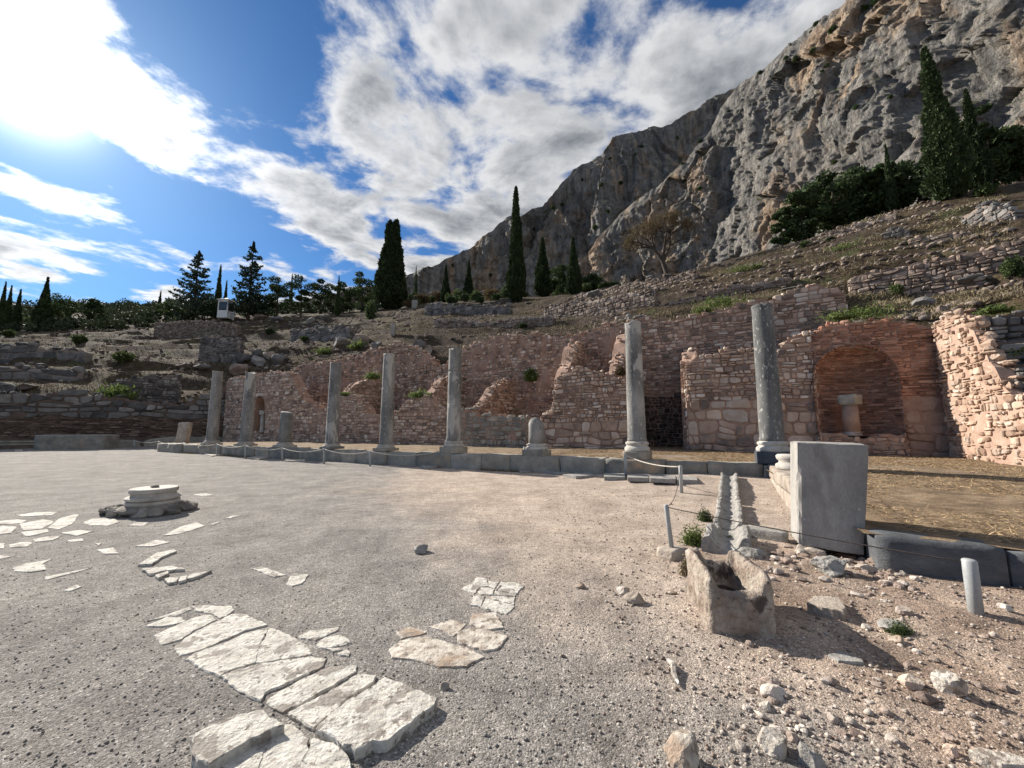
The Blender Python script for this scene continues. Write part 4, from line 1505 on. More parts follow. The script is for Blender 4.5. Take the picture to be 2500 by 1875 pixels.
def column(zf, ub, vplb, vb0, vb1, vtop, r0, label, style='full', mt='column', seams=(), plinth='grey_stone', seed=0, tilt=(0, 0)):
    """ub: centre of the base; rows: plinth foot, plinth top, base top, shaft top (all as pixels of one zoom)"""
    u, v = zf(ub, vplb)
    t, _ = t_of(u, v, DS + 0.35)
    p = agora(t, DS + 0.40)
    z = [zat(p.x, p.y, zf(0, q)[1]) for q in (vb0, vb1, vtop)]
    zp = ZS
    o = empty('column', (p.x, p.y, zp), label, 'column', 'columns of the colonnade')
    o.rotation_euler.z = math.atan2(E1.y, E1.x)
    h0, h1, ht = max(z[0] - zp, 0.12), z[1] - zp, z[2] - zp
    if h1 < h0 + 0.1:
        h1 = h0 + 0.14
    w = r0 * 2.75
    vv, ff = blockmesh(w, w, h0 + 0.02, 7, 0.02, 0.012, seed + 3)
    vv[:, 2] -= 0.015
    mk('plinth', vv, ff, M[plinth], o, True)
    hb = h1 - h0
    vv, ff = lathe([(r0 * 1.33, h0), (r0 * 1.36, h0 + hb * .12), (r0 * 1.36, h0 + hb * .30), (r0 * 1.28, h0 + hb * .42), (r0 * 1.16, h0 + hb * .50), (r0 * 1.15, h0 + hb * .60),
                    (r0 * 1.24, h0 + hb * .68), (r0 * 1.26, h0 + hb * .78), (r0 * 1.22, h0 + hb * .88), (r0 * 1.08, h0 + hb * .94), (r0 * 1.05, h1)], 28, 0.025, seed)
    mk('base', vv, ff, M['column_base'], o, True)
    hs = ht - h1
    if style == 'full':
        pr = shaft_profile(r0, r0 * 0.865, hs, h1, seams)
        vv, ff = lathe(pr, 40, 0.02, seed + 1)
        if seed == 7:                                  # a broken notch in the side
            pass
    elif style == 'stump':
        pr = [(r0, h1), (r0, h1 + hs * .3), (r0 * 0.98, h1 + hs * .62), (r0 * .95, h1 + hs * .74), (r0 * .74, h1 + hs * .88), (r0 * .42, h1 + hs * .97), (r0 * .12, h1 + hs)]
        vv, ff = lathe(pr, 26, 0.05, seed + 1)
        vv[:, 0] += np.clip((vv[:, 2] - h1 - hs * .6) / (hs * .4), 0, 1) * r0 * 0.22
    else:
        pr = [(r0, h1), (r0, h1 + hs * .5), (r0 * .98, h1 + hs * .9), (r0 * .95, h1 + hs * .98), (r0 * .5, h1 + hs)]
        vv, ff = lathe(pr, 26, 0.03, seed + 1)
        vv[:, 2] += np.where(vv[:, 2] > h1 + hs * .8, vv[:, 0] * 0.25, 0)
    if style == 'full':
        vv = np.array(vv)
        th = np.arctan2(vv[:, 1], vv[:, 0])
        br = np.clip(fbm(np.stack([np.cos(th) * 1.3, np.sin(th) * 1.3, np.full_like(th, seed * 3.3)], -1), 3, seed), 0, 1)
        vv[:, 2] -= np.clip((vv[:, 2] - ht + 0.35) / 0.35, 0, 1) * br * 0.28
        # knocked-off flakes down the side
        fl = np.clip(fbm(vv * np.array([3, 3, 1.6]) + seed * 9, 3, seed + 40) - 0.42, 0, 1)
        vv[:, :2] *= (1 - fl * 0.35)[:, None]
    mk('shaft', vv, ff, M[mt], o, True)
    return o


ZS = 0.60
column(Z3, 925, 1232, 1160, 1105, 412, 0.315, 'tallest dark grey column on a black plinth at the corner', mt='column_dark', plinth='plinth_dark', seed=1)
column(Z2, 2090, 1352, 1300, 1235, 486, 0.305, 'tall grey column on pale base left of the dark doorway', seed=2)
column(Z2, 1450, 1328, 1290, 1250, 1086, 0.31, 'short pointed column stump standing between two tall columns', 'stump', seed=3)
column(Z2, 922, 1306, 1270, 1232, 650, 0.315, 'tall grey column with pale repaired patches in mid colonnade', seams=(0.37, 0.74), seed=4)
column(Z2, 492, 1312, 1286, 1256, 686, 0.31, 'tall slender grey column fourth from the corner', seams=(0.62,), seed=5)
column(Z2, 148, 1308, 1288, 1264, 741, 0.32, 'tall grey column with chipped side fifth from the corner', seams=(0.45,), seed=6)
column(Z1, 1795, 1300, 1272, 1255, 1052, 0.32, 'short flat topped column stump among the far columns', 'flat', seed=8)
column(Z1, 1548, 1275, 1262, 1238, 800, 0.33, 'far tall column with a pale crack ring, second from the left end', seams=(0.62,), seed=9)
column(Z1, 1333, 1262, 1252, 1238, 796, 0.33, 'leftmost tall column with white joint rings', seams=(0.22, 0.58), seed=10)


def leaning_stub():
    p = gnd(*Z1(1150, 1248), 0.45)
    p = agora(t_of(*Z1(1152, 1245), DS + 1.2)[0], DS + 1.2, ZF)
    h = zat(p.x, p.y, Z1(0, 1118)[1]) - ZF
    v, f = blockmesh(0.75, 0.4, h, 7, 0.03, 0.02, 5)
    v[:, 0] += v[:, 2] * 0.10
    o = mk('stone_slab', v, f, M['limestone'], None, True, loc=p)
    tag(o, 'upright tan stone slab leaning slightly left of the leftmost column', 'slab')


leaning_stub()


# ------------------------------------------------------------------ stylobate
def stylobate():
    o = empty('stylobate', agora(T0 + 17, DS + 0.35), 'long low step of grey stone blocks carrying the columns', 'step')
    rng = random.Random(5)
    t = T0 + 37.0
    base = Vector(o.location)
    ang = math.atan2(-E1.y, -E1.x)
    i = 0
    while t > T0 - 0.4:
        w = min(rng.uniform(1.1, 2.1), t - (T0 - 0.45))
        h = ZS + rng.uniform(-.05, .015)
        v, f = blockmesh(w - 0.012, 0.72, h + 0.25, 10, 0.03, 0.045, 100 + i, 3)
        c = agora(t - w / 2, DS + 0.36 + rng.uniform(-.06, .04), -0.25)
        b = mk('block', v, f, M['grey_stone'], o, True, loc=c - base)
        b.rotation_euler.z = ang + rng.uniform(-.006, .006)
        t -= w
        i += 1


stylobate()


# ------------------------------------------------------------------ low wall of the corner, running towards the viewer
def corner_wall():
    o = empty('corner_wall', agora(T0, DS - 2.5), 'low pale block wall running forward from the corner column', 'wall')
    base = Vector(o.location)
    rng = random.Random(8)
    d = DS + 0.7
    i = 0
    while d > 7.6:
        w = rng.uniform(0.8, 1.35)
        for (z0, h) in ((-0.15, 0.42), (0.27, 0.32)):
            if z0 > 0 and d < 8.8:
                continue
            v, f = blockmesh(0.62, w - 0.015, h, 6, 0.03, 0.03, 200 + i, 3)
            c = agora(T0 + 0.20 + rng.uniform(-.05, .04) - 0.3, d - w / 2, z0)
            b = mk('block', v, f, M['limestone'], o, True, loc=c - base)
            b.rotation_euler.z = math.atan2(-E1.y, -E1.x)
            i += 1
        d -= w
    # a broken column base lying on it
    p = agora(T0 - 0.22, DS - 1.35, 0.585)
    v, f = lathe([(0.34, 0), (0.36, .05), (0.36, .13), (0.29, .17), (0.28, .22), (0.33, .27), (0.34, .34), (0.30, .38)], 24, 0.05, 4)
    q = mk('column_base', v, f, M['column_base'], None, True, loc=p)
    tag(q, 'broken moulded column base lying beside the corner column', 'column base')


corner_wall()


# ------------------------------------------------------------------ paving
M['kerb_marble'] = mat('kerb_marble', [(0.25, (0.19, 0.18, 0.168)), (0.45, (0.31, 0.295, 0.275)), (0.7, (0.46, 0.44, 0.41))], 5, 9, 0.85, 0.9, 10, 0.03, patch=((0.22, 0.20, 0.18), 5, 0.55, 0.64))


def slab(name, poly, zf, thick, mt, parent, seed=0, edge=0.03, jit=0.008, sub=None, z0=0.0):
    cu, cv = zf(sum(p[0] for p in poly) / len(poly), sum(p[1] for p in poly) / len(poly))
    z0 = gndz(cu, cv).z - 0.003
    pts = [gnd(*zf(x, y), z0 + thick) for x, y in poly]
    rng = random.Random(seed * 91 + int(poly[0][0]))
    ring = []
    n = len(pts)
    for i in range(n):
        a, b = pts[i], pts[(i + 1) % n]
        L = (b - a).length
        k = max(1, min(14, int(L / (edge * max(1.0, a.y / 3.5)))))
        nv = Vector((-(b - a).y, (b - a).x, 0)).normalized()
        for j in range(k):
            q = a.lerp(b, j / k)
            ring.append(q + nv * rng.uniform(-jit, jit) * (0.4 if j == 0 else 1))
    c = sum(ring, Vector()) / len(ring)
    ring = [q + (q - c).normalized() * min(0.010, 0.08 * (q - c).length) for q in ring]
    ins = min(0.006, 0.2 * min((q - c).length for q in ring))
    m = len(ring)
    V = []
    for q in ring:
        V.append((q.x - c.x + 0, q.y - c.y, -0.05 - thick))
    for q in ring:
        V.append((q.x - c.x, q.y - c.y, -0.006 + rng.uniform(-.004, .002)))
    for q in ring:
        d = (c - q).normalized() * ins
        V.append((q.x + d.x - c.x, q.y + d.y - c.y, n1((q.x + d.x) * 5 + q.y * 3, 1, seed) * .002))
    for q in ring:
        d = (c - q) * 0.45
        V.append((q.x + d.x - c.x, q.y + d.y - c.y, 0.001))
    V.append((0, 0, 0.002))
    F = []
    for r in range(3):
        for i in range(m):
            j = (i + 1) % m
            F.append((r * m + i, r * m + j, r * m + m + j, r * m + m + i))
    for i in range(m):
        F.append((3 * m + i, 3 * m + (i + 1) % m, 4 * m))
    loc = Vector((c.x, c.y, z0 + thick))
    o = mk(name, V, F, M[mt], parent, False, loc=loc - (Vector(parent.location) if parent else Vector()))
    # outline may run either way: make the top face up
    me = o.data
    if sum(p.normal.z * p.area for p in me.polygons) < 0:
        me.flip_normals()
    return o


def paving(name, label, zf, polys, thick, mt='marble', seed=0, cat='paving'):
    c = gnd(*zf(sum(p[0][0] for p in polys) / len(polys), sum(p[0][1] for p in polys) / len(polys)))
    e = empty(name, (c.x, c.y, 0), label, cat)
    for i, p in enumerate(polys):
        th = thick[i] if isinstance(thick, (list, tuple)) else thick
        slab('slab', p, zf, th, mt, e, seed + i)
    return e


paving('marble_paving', 'long diagonal strip of cracked white marble slabs in the foreground', Z4, [
    [(830, 836), (1058, 757), (1064, 772), (985, 806), (925, 814)],
    [(820, 862), (930, 816), (1015, 818), (1035, 838), (960, 858), (870, 868)],
    [(1068, 755), (1110, 750), (1290, 755), (1305, 775), (1260, 810), (1225, 820), (1182, 795), (1100, 780)],
    [(862, 915), (1090, 815), (1170, 802), (1205, 830), (1080, 888), (1015, 935), (910, 965)],
    [(978, 985), (1018, 955), (1034, 932), (1100, 892), (1290, 803), (1355, 795), (1490, 858), (1370, 888), (1230, 948), (1130, 992), (1010, 1025)],
    [(1048, 1050), (1090, 1015), (1270, 955), (1370, 908), (1480, 878), (1493, 890), (1446, 965), (1422, 1066), (1290, 1106), (1232, 1140), (1140, 1100)],
    [(1508, 875), (1560, 890), (1690, 960), (1740, 1020), (1700, 1032), (1436, 1066), (1453, 985)],
    [(1240, 1142), (1300, 1116), (1440, 1080), (1740, 1034), (1815, 1050), (1800, 1088), (1650, 1158), (1480, 1233), (1455, 1275), (1340, 1215)],
    [(1495, 1285), (1565, 1228), (1685, 1164), (1850, 1090), (1990, 1087), (1985, 1118), (1830, 1211), (1740, 1261), (1590, 1335)],
    [(1615, 1345), (1763, 1270), (1884, 1205), (2010, 1130), (2100, 1140), (2082, 1176), (1935, 1266), (1855, 1340), (1755, 1425)],
    [(1775, 1432), (1850, 1352), (1936, 1286), (2072, 1212), (2147, 1155), (2222, 1180), (2437, 1265), (2422, 1300), (2292, 1400), (2162, 1500), (2082, 1500), (1992, 1545), (1902, 1495)],
], [.010, .011, .010, .012, .014, .015, .014, .016, .018, .022, .055], seed=1)
paving('marble_paving', 'thick white marble slabs cut by the bottom edge of the picture', Z4, [
    [(1080, 1475), (1130, 1450), (1300, 1370), (1470, 1335), (1490, 1365), (1578, 1415), (1400, 1488), (1290, 1556), (1175, 1628), (1110, 1610)],
    [(1195, 1665), (1290, 1592), (1470, 1496), (1498, 1480), (1468, 1600), (1430, 1690), (1200, 1720)],
    [(1508, 1474), (1580, 1418), (1640, 1420), (1716, 1500), (1720, 1560), (1684, 1620), (1728, 1652), (1700, 1730), (1436, 1730), (1450, 1640)],
    [(1735, 1497), (1860, 1520), (1945, 1600), (1970, 1720), (1755, 1735), (1738, 1652), (1696, 1618), (1728, 1562)],
], [.075, .035, .03, .03], seed=20)
paving('marble_paving', 'three thin white fragments beside the middle of the long marble strip', Z5, [
    [(70, 925), (130, 890), (285, 873), (285, 885), (160, 945)],
    [(165, 970), (215, 930), (300, 912), (355, 950), (300, 975), (215, 985)],
    [(215, 990), (300, 985), (310, 995), (260, 1005)], [(280, 1020), (330, 995), (355, 1010), (345, 1035)]], .012, seed=30)
paving('marble_paving', 'square patch of white marble crazed into many pieces in mid ground', Z5, [
    [(1037, 624), (1065, 592), (1113, 600), (1126, 640), (1085, 642)], [(978, 655), (1030, 630), (1080, 647), (1068, 658), (1045, 683)],
    [(1128, 615), (1188, 612), (1163, 653), (1131, 640)], [(1196, 618), (1212, 622), (1172, 663), (1167, 657)],
    [(1214, 625), (1270, 620), (1325, 640), (1280, 686), (1183, 664)], [(1083, 652), (1158, 657), (1148, 688), (1086, 688), (1072, 675)],
    [(1166, 670), (1278, 692), (1268, 698), (1158, 689)], [(1050, 692), (1108, 699), (1083, 753), (1010, 742)],
    [(1116, 701), (1143, 717), (1268, 752), (1225, 797), (1089, 759)], [(1150, 697), (1273, 702), (1265, 746), (1152, 711)]], .012, seed=40)
paving('marble_paving', 'worn tan stained marble slabs half buried in gravel right of the strip', Z5, [
    [(620, 895), (690, 868), (775, 895), (775, 905), (640, 935)], [(795, 870), (920, 830), (1000, 855), (930, 920), (870, 890)],
    [(1025, 850), (1040, 800), (1160, 790), (1210, 870), (1110, 885)], [(955, 900), (1050, 872), (1230, 920), (1180, 985), (1110, 1000), (960, 950)],
    [(580, 990), (640, 945), (780, 925), (900, 960), (1000, 985), (1100, 1035), (1000, 1090), (850, 1088), (700, 1045), (590, 1040)]], [.01, .008, .014, .014, .014], 'marble_worn', 50)
paving('marble_paving', 'two small white slabs lying alone in the gravel centre left', Z4, [
    [(1410, 545), (1460, 532), (1600, 580), (1530, 590)], [(1600, 625), (1640, 570), (1722, 580), (1690, 625), (1632, 640)]], .012, seed=60)
paving('marble_paving', 'stepped cluster of white slabs below the old column base', Z4, [
    [(775, 520), (880, 455), (975, 437), (985, 445), (900, 480), (850, 515)], [(800, 545), (960, 530), (1030, 545), (900, 558), (840, 573)],
    [(870, 580), (935, 560), (940, 572), (890, 595)], [(915, 598), (1000, 590), (985, 615), (945, 622)], [(1005, 590), (1045, 583), (1040, 605), (1000, 615)],
    [(1050, 600), (1060, 575), (1180, 555), (1120, 580)]], .03, seed=70)
paving('marble_paving', 'pale slab remnants on the ground around the old column base', Z4, [
    [(915, 360), (1010, 310), (1100, 285), (1145, 305), (1000, 350)], [(1165, 295), (1230, 282), (1190, 300)], [(540, 440), (630, 428), (665, 460), (590, 462)],
    [(465, 285), (520, 265), (640, 265), (665, 285), (600, 305), (500, 300)], [(715, 305), (780, 285), (830, 285), (800, 305)],
    [(1080, 130), (1140, 123), (1190, 132), (1130, 140)], [(1260, 262), (1300, 248), (1335, 247), (1290, 262)], [(760, 420), (870, 385), (950, 395), (850, 420)]], .012, seed=80)
paving('marble_paving', 'broad scatter of worn white slabs at the left edge', Z4, [
    [(90, 245), (200, 230), (315, 228), (290, 245), (130, 252)], [(-60, 285), (100, 270), (150, 275), (120, 290), (-60, 300)], [(110, 295), (240, 270), (300, 280), (240, 320), (130, 330)],
    [(270, 315), (330, 265), (420, 240), (440, 245), (400, 295), (330, 325)], [(340, 345), (430, 330), (520, 335), (430, 360)], [(120, 340), (260, 325), (270, 338), (150, 365)],
    [(185, 380), (270, 366), (340, 362), (290, 385), (200, 395)], [(55, 410), (130, 395), (185, 400), (150, 420), (60, 425)], [(-80, 405), (28, 402), (20, 430), (-80, 432)],
    [(380, 385), (460, 375), (470, 388), (390, 395)], [(530, 405), (570, 402), (550, 418)], [(-120, 340), (20, 305), (90, 310), (60, 345), (-100, 360)], [(0, 470), (60, 476), (0, 490), (-60, 484)]], .012, seed=90)
paving('marble_paving', 'three lone white slabs on the gravel at the lower left', Z4, [
    [(75, 540), (150, 515), (290, 490), (240, 515), (255, 550), (170, 562), (90, 557)], [(250, 590), (350, 570), (510, 538), (420, 565), (270, 603)], [(355, 665), (430, 632), (455, 645), (390, 668)]], .012, seed=110)
paving('kerb_slabs', 'flat broken kerb slabs along the foot of the column step', Z2, [
    [(1030, 1380), (1085, 1378), (1090, 1403), (1025, 1402)], [(1092, 1378), (1255, 1382), (1262, 1412), (1095, 1406)], [(720, 1392), (800, 1378), (825, 1396), (740, 1405)],
    [(1500, 1425), (1560, 1408), (1690, 1400), (1680, 1430), (1600, 1440)], [(1700, 1402), (1850, 1405), (1840, 1428), (1690, 1432)], [(1620, 1445), (1780, 1436), (1830, 1450), (1700, 1458)],
    [(1340, 1415), (1400, 1408), (1415, 1425), (1350, 1430)], [(1880, 1440), (2010, 1440), (2010, 1462), (1880, 1460)], [(2030, 1442), (2160, 1446), (2160, 1468), (2030, 1465)], [(2170, 1447), (2330, 1452), (2330, 1476), (2170, 1470)],
    [(2340, 1453), (2460, 1458), (2470, 1482), (2340, 1478)]], .07, 'kerb_marble', 120, 'kerb')
paving('kerb_slabs', 'pale cracked slabs in front of the far left columns', Z1, [
    [(1070, 1292), (1160, 1286), (1262, 1300), (1150, 1308)], [(1270, 1308), (1370, 1302), (1460, 1316), (1340, 1328)], [(1560, 1340), (1650, 1328), (1720, 1334), (1640, 1350)], [(1800, 1345), (1930, 1350), (1930, 1362), (1810, 1360)],
    [(90, 1290), (140, 1288), (145, 1297), (95, 1298)]], .06, 'marble_worn', 140, 'kerb')
# ------------------------------------------------------------------ standing block
def standing_block():
    c0 = gnd(*Z6(800, 567), 0.10)                     # front left foot
    c1 = gnd(*Z6(1130, 622), 0.06)                    # front right foot
    w = (c1 - c0)
    w.z = 0
    wd = w.normalized()
    bd = Vector((-wd.y, wd.x, 0))
    bd = (bd * 0.8 + E2 * 0.6).normalized()
    W_, D_ = w.length, 0.58
    H_ = zat(c0.x, c0.y, Z6(0, 57)[1]) - 0.10
    n = 16
    v, f = blockmesh(1, 1, 1, n, 0.0, 0.0)
    v = np.array(v)
    P = []
    for (x, y, z) in v:
        x += 0.5
        y += 0.5
        p = c0 + wd * (x * W_) + bd * (y * D_) + Vector((0, 0, z * H_))
        p.z += (c1.z - c0.z) * x * (1 - z) - 0.02 * x * z
        p += wd * (z * (0.08 + 0.075 * x))
        P.append(tuple(p))
    P = np.array(P)
    cen = P.mean(0)
    # chipped arrises: pull edge vertices in by noise
    q = np.abs(v - np.array([0, 0, 0.5])) * 2
    near = (q > 0.985).sum(1)
    nz = np.clip(fbm(P * 9, 4, 5) + 0.25, 0, 1)
    pull = np.where(near >= 2, 0.012 + 0.045 * nz ** 2, 0.0)
    dirv = cen - P
    dirv /= np.linalg.norm(dirv, axis=1, keepdims=True)
    P = P + dirv * pull[:, None]
    P += np.stack([fbm(P * 3 + k * 9, 3, k) for k in range(3)], 1) * 0.006
    b = np.array([cen[0], cen[1], c0.z])
    o = mk('standing_block', P - b, f, M['pale_block'], None, False, loc=b)
    tag(o, 'large upright pale grey stone block beside the trough', 'stone block')
    # packing stones under it
    for i, (u, v_, w_, h_, mt) in enumerate([(885, 628, .34, .11, 'limestone'), (825, 622, .15, .12, 'marble_worn'), (1050, 640, .22, .07, 'brick_red'), (1000, 600, .3, .1, 'grey_stone')]):
        p = gnd(*Z6(u, v_), 0.0)
        vv, ff = rockmesh(7, 60 + i, 0.6, 0.3)
        r = mk('packing_stone', vv * np.array([w_, w_ * .7, h_ * 1.25]), ff, M[mt], None, True, loc=(p.x + .06, p.y + .10, -0.01))
        tag(r, ['long tan packing stone under the standing block', 'pale packing stone under the left corner of the standing block', 'reddish packing stone under the right corner of the standing block', 'grey packing stone hidden under the standing block'][i], 'stone')
        r.rotation_euler.z = -0.6


standing_block()


# ------------------------------------------------------------------ stone trough
def trough():
    fl, fr = gnd(*Z6(368, 1000), 0.0), gnd(*Z6(706, 1038), 0.0)
    x = (fr - fl)
    x.z = 0
    W_ = x.length
    X = x.normalized()
    Yd = Vector((-X.y, X.x, 0))
    Yd = (Yd * 0.75 + E2 * 0.35 + Vector((-0.12, 0, 0))).normalized()
    L_, H_ = 0.78, 0.44
    seg = 120

    def rr(th, hw, hl, pw):
        c, s = math.cos(th), math.sin(th)
        k = (abs(c) ** pw + abs(s) ** pw) ** (-1 / pw)
        return c * k * hw, s * k * hl
    rings = []
    for (sc, z) in ((1.0, -0.08), (1.015, 0.0), (1.02, 0.05), (1.02, 0.10), (1.02, 0.14), (1.015, 0.18), (1.01, 0.22), (1.0, 0.26), (0.995, 0.30), (0.985, 0.34), (0.98, 0.375), (0.972, 0.405)):
        rings.append((sc, z, 'o'))
    for (sc, z) in ((0.95, 0.435), (0.88, 0.447), (0.80, 0.44), (0.745, 0.41), (0.71, 0.30), (0.68, 0.2), (0.60, 0.12), (0.4, 0.10)):
        rings.append((sc, z, 'i'))
    V = []
    for (sc, z, k) in rings:
        for i in range(seg):
            th = 2 * math.pi * i / seg
            a, b = rr(th, W_ / 2 * (sc if k == 'o' else sc * 0.98), L_ / 2 * (sc if k == 'o' else sc * .96), 14 if k == 'o' else 6.0)
            # scooped openings front and back
            fx = a / (W_ / 2)
            front = math.exp(-(abs(fx + 0.02) / 0.70) ** 9)
            dz = 0
            lim = max(0.0, (z - 0.16) / 0.28)
            if b < 0:
                dz -= 0.13 * front * min(1, lim * 1.1) * min(1, (-b / (L_ / 2) * 1.7))
            else:
                dz -= 0.11 * math.exp(-((fx - 0.02) / 0.5) ** 8) * min(1, lim * 1.1) * min(1, (b / (L_ / 2) * 1.7))
            V.append((a, b, z + dz))
    V = np.array(V)
    nz = np.stack([fbm(V * 5 + k * 13, 4, 70 + k) for k in range(3)], 1)
    V += nz * 0.032
    V += np.stack([fbm(V * 17 + k * 13, 3, 80 + k, ridged=True) for k in range(3)], 1) * 0.016
    n = len(rings)
    F = []
    for r in range(n - 1):
        for i in range(seg):
            j = (i + 1) % seg
            F.append((r * seg + i, r * seg + j, (r + 1) * seg + j, (r + 1) * seg + i))
    F.append(tuple((n - 1) * seg + i for i in range(seg)))
    cen = (fl + fr) / 2 + Yd * (L_ / 2)
    Q = [tuple(X * a + Yd * b + Vector((0, 0, c))) for a, b, c in V]
    o = mk('stone_trough', Q, F, M['trough'], None, True, loc=(cen.x, cen.y, 0))
    tag(o, 'weathered hollowed stone trough with scooped rim in the right foreground', 'trough')
    w = [tuple(X * (0.70 * W_ / 2 * math.cos(t)) + Yd * (0.70 * L_ / 2 * math.sin(t)) + Vector((0, 0, 0.15))) for t in np.linspace(0, 2 * math.pi, 25)[:-1]]
    mk('water', w, [tuple(range(24))], M['water'], o)
    return cen, X, Yd, L_


TRO = trough()


# ------------------------------------------------------------------ marble gutter behind the trough
def gutter():
    # centre line in the Z7 zoom, from the trough to the stylobate
    cl = [(295, 790, 330), (330, 600, 250), (330, 420, 165), (330, 330, 150), (325, 200, 130), (320, 80, 118)]
    o = None
    root = empty('gutter', gnd(*Z7(320, 400), 0), 'weathered white marble rain gutter leading to the trough', 'gutter')
    base = Vector(root.location)
    segs = [((300, 810), (315, 650), 0.27, 0.20), ((315, 648), (320, 560), 0.20, 0.10), ((318, 590), (325, 335), 0.205, 0.14), ((325, 325), (322, 60), 0.20, 0.13)]
    for k, (a, b, hw, h) in enumerate(segs):
        pa, pb = gndz(*Z7(*a)), gndz(*Z7(*b))
        d = pb - pa
        L = d.length
        d.normalize()
        x = Vector((d.y, -d.x, 0)).normalized()
        prof = [(-1.0, -.3), (-1.02, .3), (-1.0, .85), (-.92, 1.0), (-.74, 1.0), (-.62, .85), (-.45, .45), (-.2, .28), (0, .22), (.2, .28), (.45, .45), (.62, .85), (.74, 1.0), (.92, 1.0), (1.0, .85), (1.02, .3), (1.0, -.3)]
        n = max(10, int(L / 0.045))
        V = []
        for i in range(n):
            p = pa + d * (L * i / (n - 1))
            for (s, z) in prof:
                V.append((p + x * (s * hw) + Vector((0, 0, z * h)))[:])
        V = np.array(V)
        V += np.stack([fbm(V * np.array([4, 6, 5]) + j * 13, 4, 90 + j) for j in range(3)], 1) * 0.038
        V += np.stack([fbm(V * np.array([16, 34, 16]) + j * 13, 3, 93 + j) for j in range(3)], 1) * 0.012
        m = len(prof)
        F = [tuple(q) for q in grid_faces(n, m)]
        F.append(tuple(range(m))[::-1])
        F.append(tuple((n - 1) * m + j for j in range(m)))
        c = pa + d * (L / 2)
        mk('channel', V - np.array(c), F, M['grey_marble'], root, False, loc=c - base)


M['grey_marble'] = mat('grey_marble', [(0.25, (0.17, 0.16, 0.148)), (0.45, (0.29, 0.275, 0.255)), (0.7, (0.45, 0.43, 0.40))], 5, 9, 0.85, 0.9, 10, 0.035,
                       patch=((0.22, 0.20, 0.18), 5, 0.55, 0.68))
M['marble_worn2'] = M['grey_marble']
gutter()


def simple_block(name, label, cat, zf, foot, hgt, depth, mt, seed, z0=0.0, n=8, jit=0.03, bev=0.035):
    a, b = gnd(*zf(*foot[0]), z0), gnd(*zf(*foot[1]), z0)
    d = b - a
    d.z = 0
    L = d.length
    d.normalize()
    nrm = Vector((-d.y, d.x, 0))
    if nrm.dot(a) < 0:
        nrm = -nrm
    v, f = blockmesh(L, depth, hgt + 0.08, n, bev, jit, seed, 3.5)
    c = (a + b) / 2 + nrm * (depth / 2)
    o = mk(name, v, f, M[mt], None, True, loc=(c.x, c.y, z0 - 0.08))
    o.rotation_euler.z = math.atan2(d.y, d.x)
    tag(o, label, cat)
    return o


simple_block('stone_beam', 'long grey lying stone between the gutter and the standing block', 'stone', Z6, [(545, 525), (750, 556)], 0.15, 0.22, 'grey_marble', 301)
M['dark_stone'] = mat('dark_stone', [(0.25, (0.055, 0.06, 0.068)), (0.5, (0.105, 0.11, 0.118)), (0.75, (0.18, 0.18, 0.18))], 2.4, 8, 0.85, 0.7, 12, 0.02, sxyz=(1, 1, 2.0),
                      speck=((0.34, 0.33, 0.31), 14, 0.70))


def dark_kerb():
    a, b = gnd(*Z6(1225, 705), 0.0), gnd(*Z6(1912, 798), 0.0)
    d = (b - a)
    d.normalize()
    o = empty('dark_kerb', tuple((a + b) / 2), 'dark blue grey kerb of large blocks at the right edge behind the metal post', 'kerb')
    base = Vector(o.location)
    nrm = Vector((-d.y, d.x, 0))
    if nrm.dot(a) < 0:
        nrm = -nrm
    s = -0.05
    for i, w in enumerate((1.02, 1.2, 1.3)):
        v, f = blockmesh(w - 0.01, 0.46, 0.50 - 0.03 * i, 9, 0.04, 0.02, 320 + i, 3)
        c = a + d * (s + w / 2) + nrm * 0.25
        q = mk('block', v, f, M['dark_stone'], o, True, loc=c - base - Vector((0, 0, 0.10)))
        q.rotation_euler.z = math.atan2(d.y, d.x)
        s += w
    v, f = blockmesh(0.5, 0.5, 0.42, 8, 0.05, 0.03, 330, 3)
    c = gnd(*Z6(1175, 560), 0.0) + nrm * 0.2
    q = mk('block', v, f, M['dark_stone'], o, True, loc=c - base - Vector((0, 0, 0.1)))
    q.rotation_euler.z = math.atan2(d.y, d.x) + 0.2


dark_kerb()
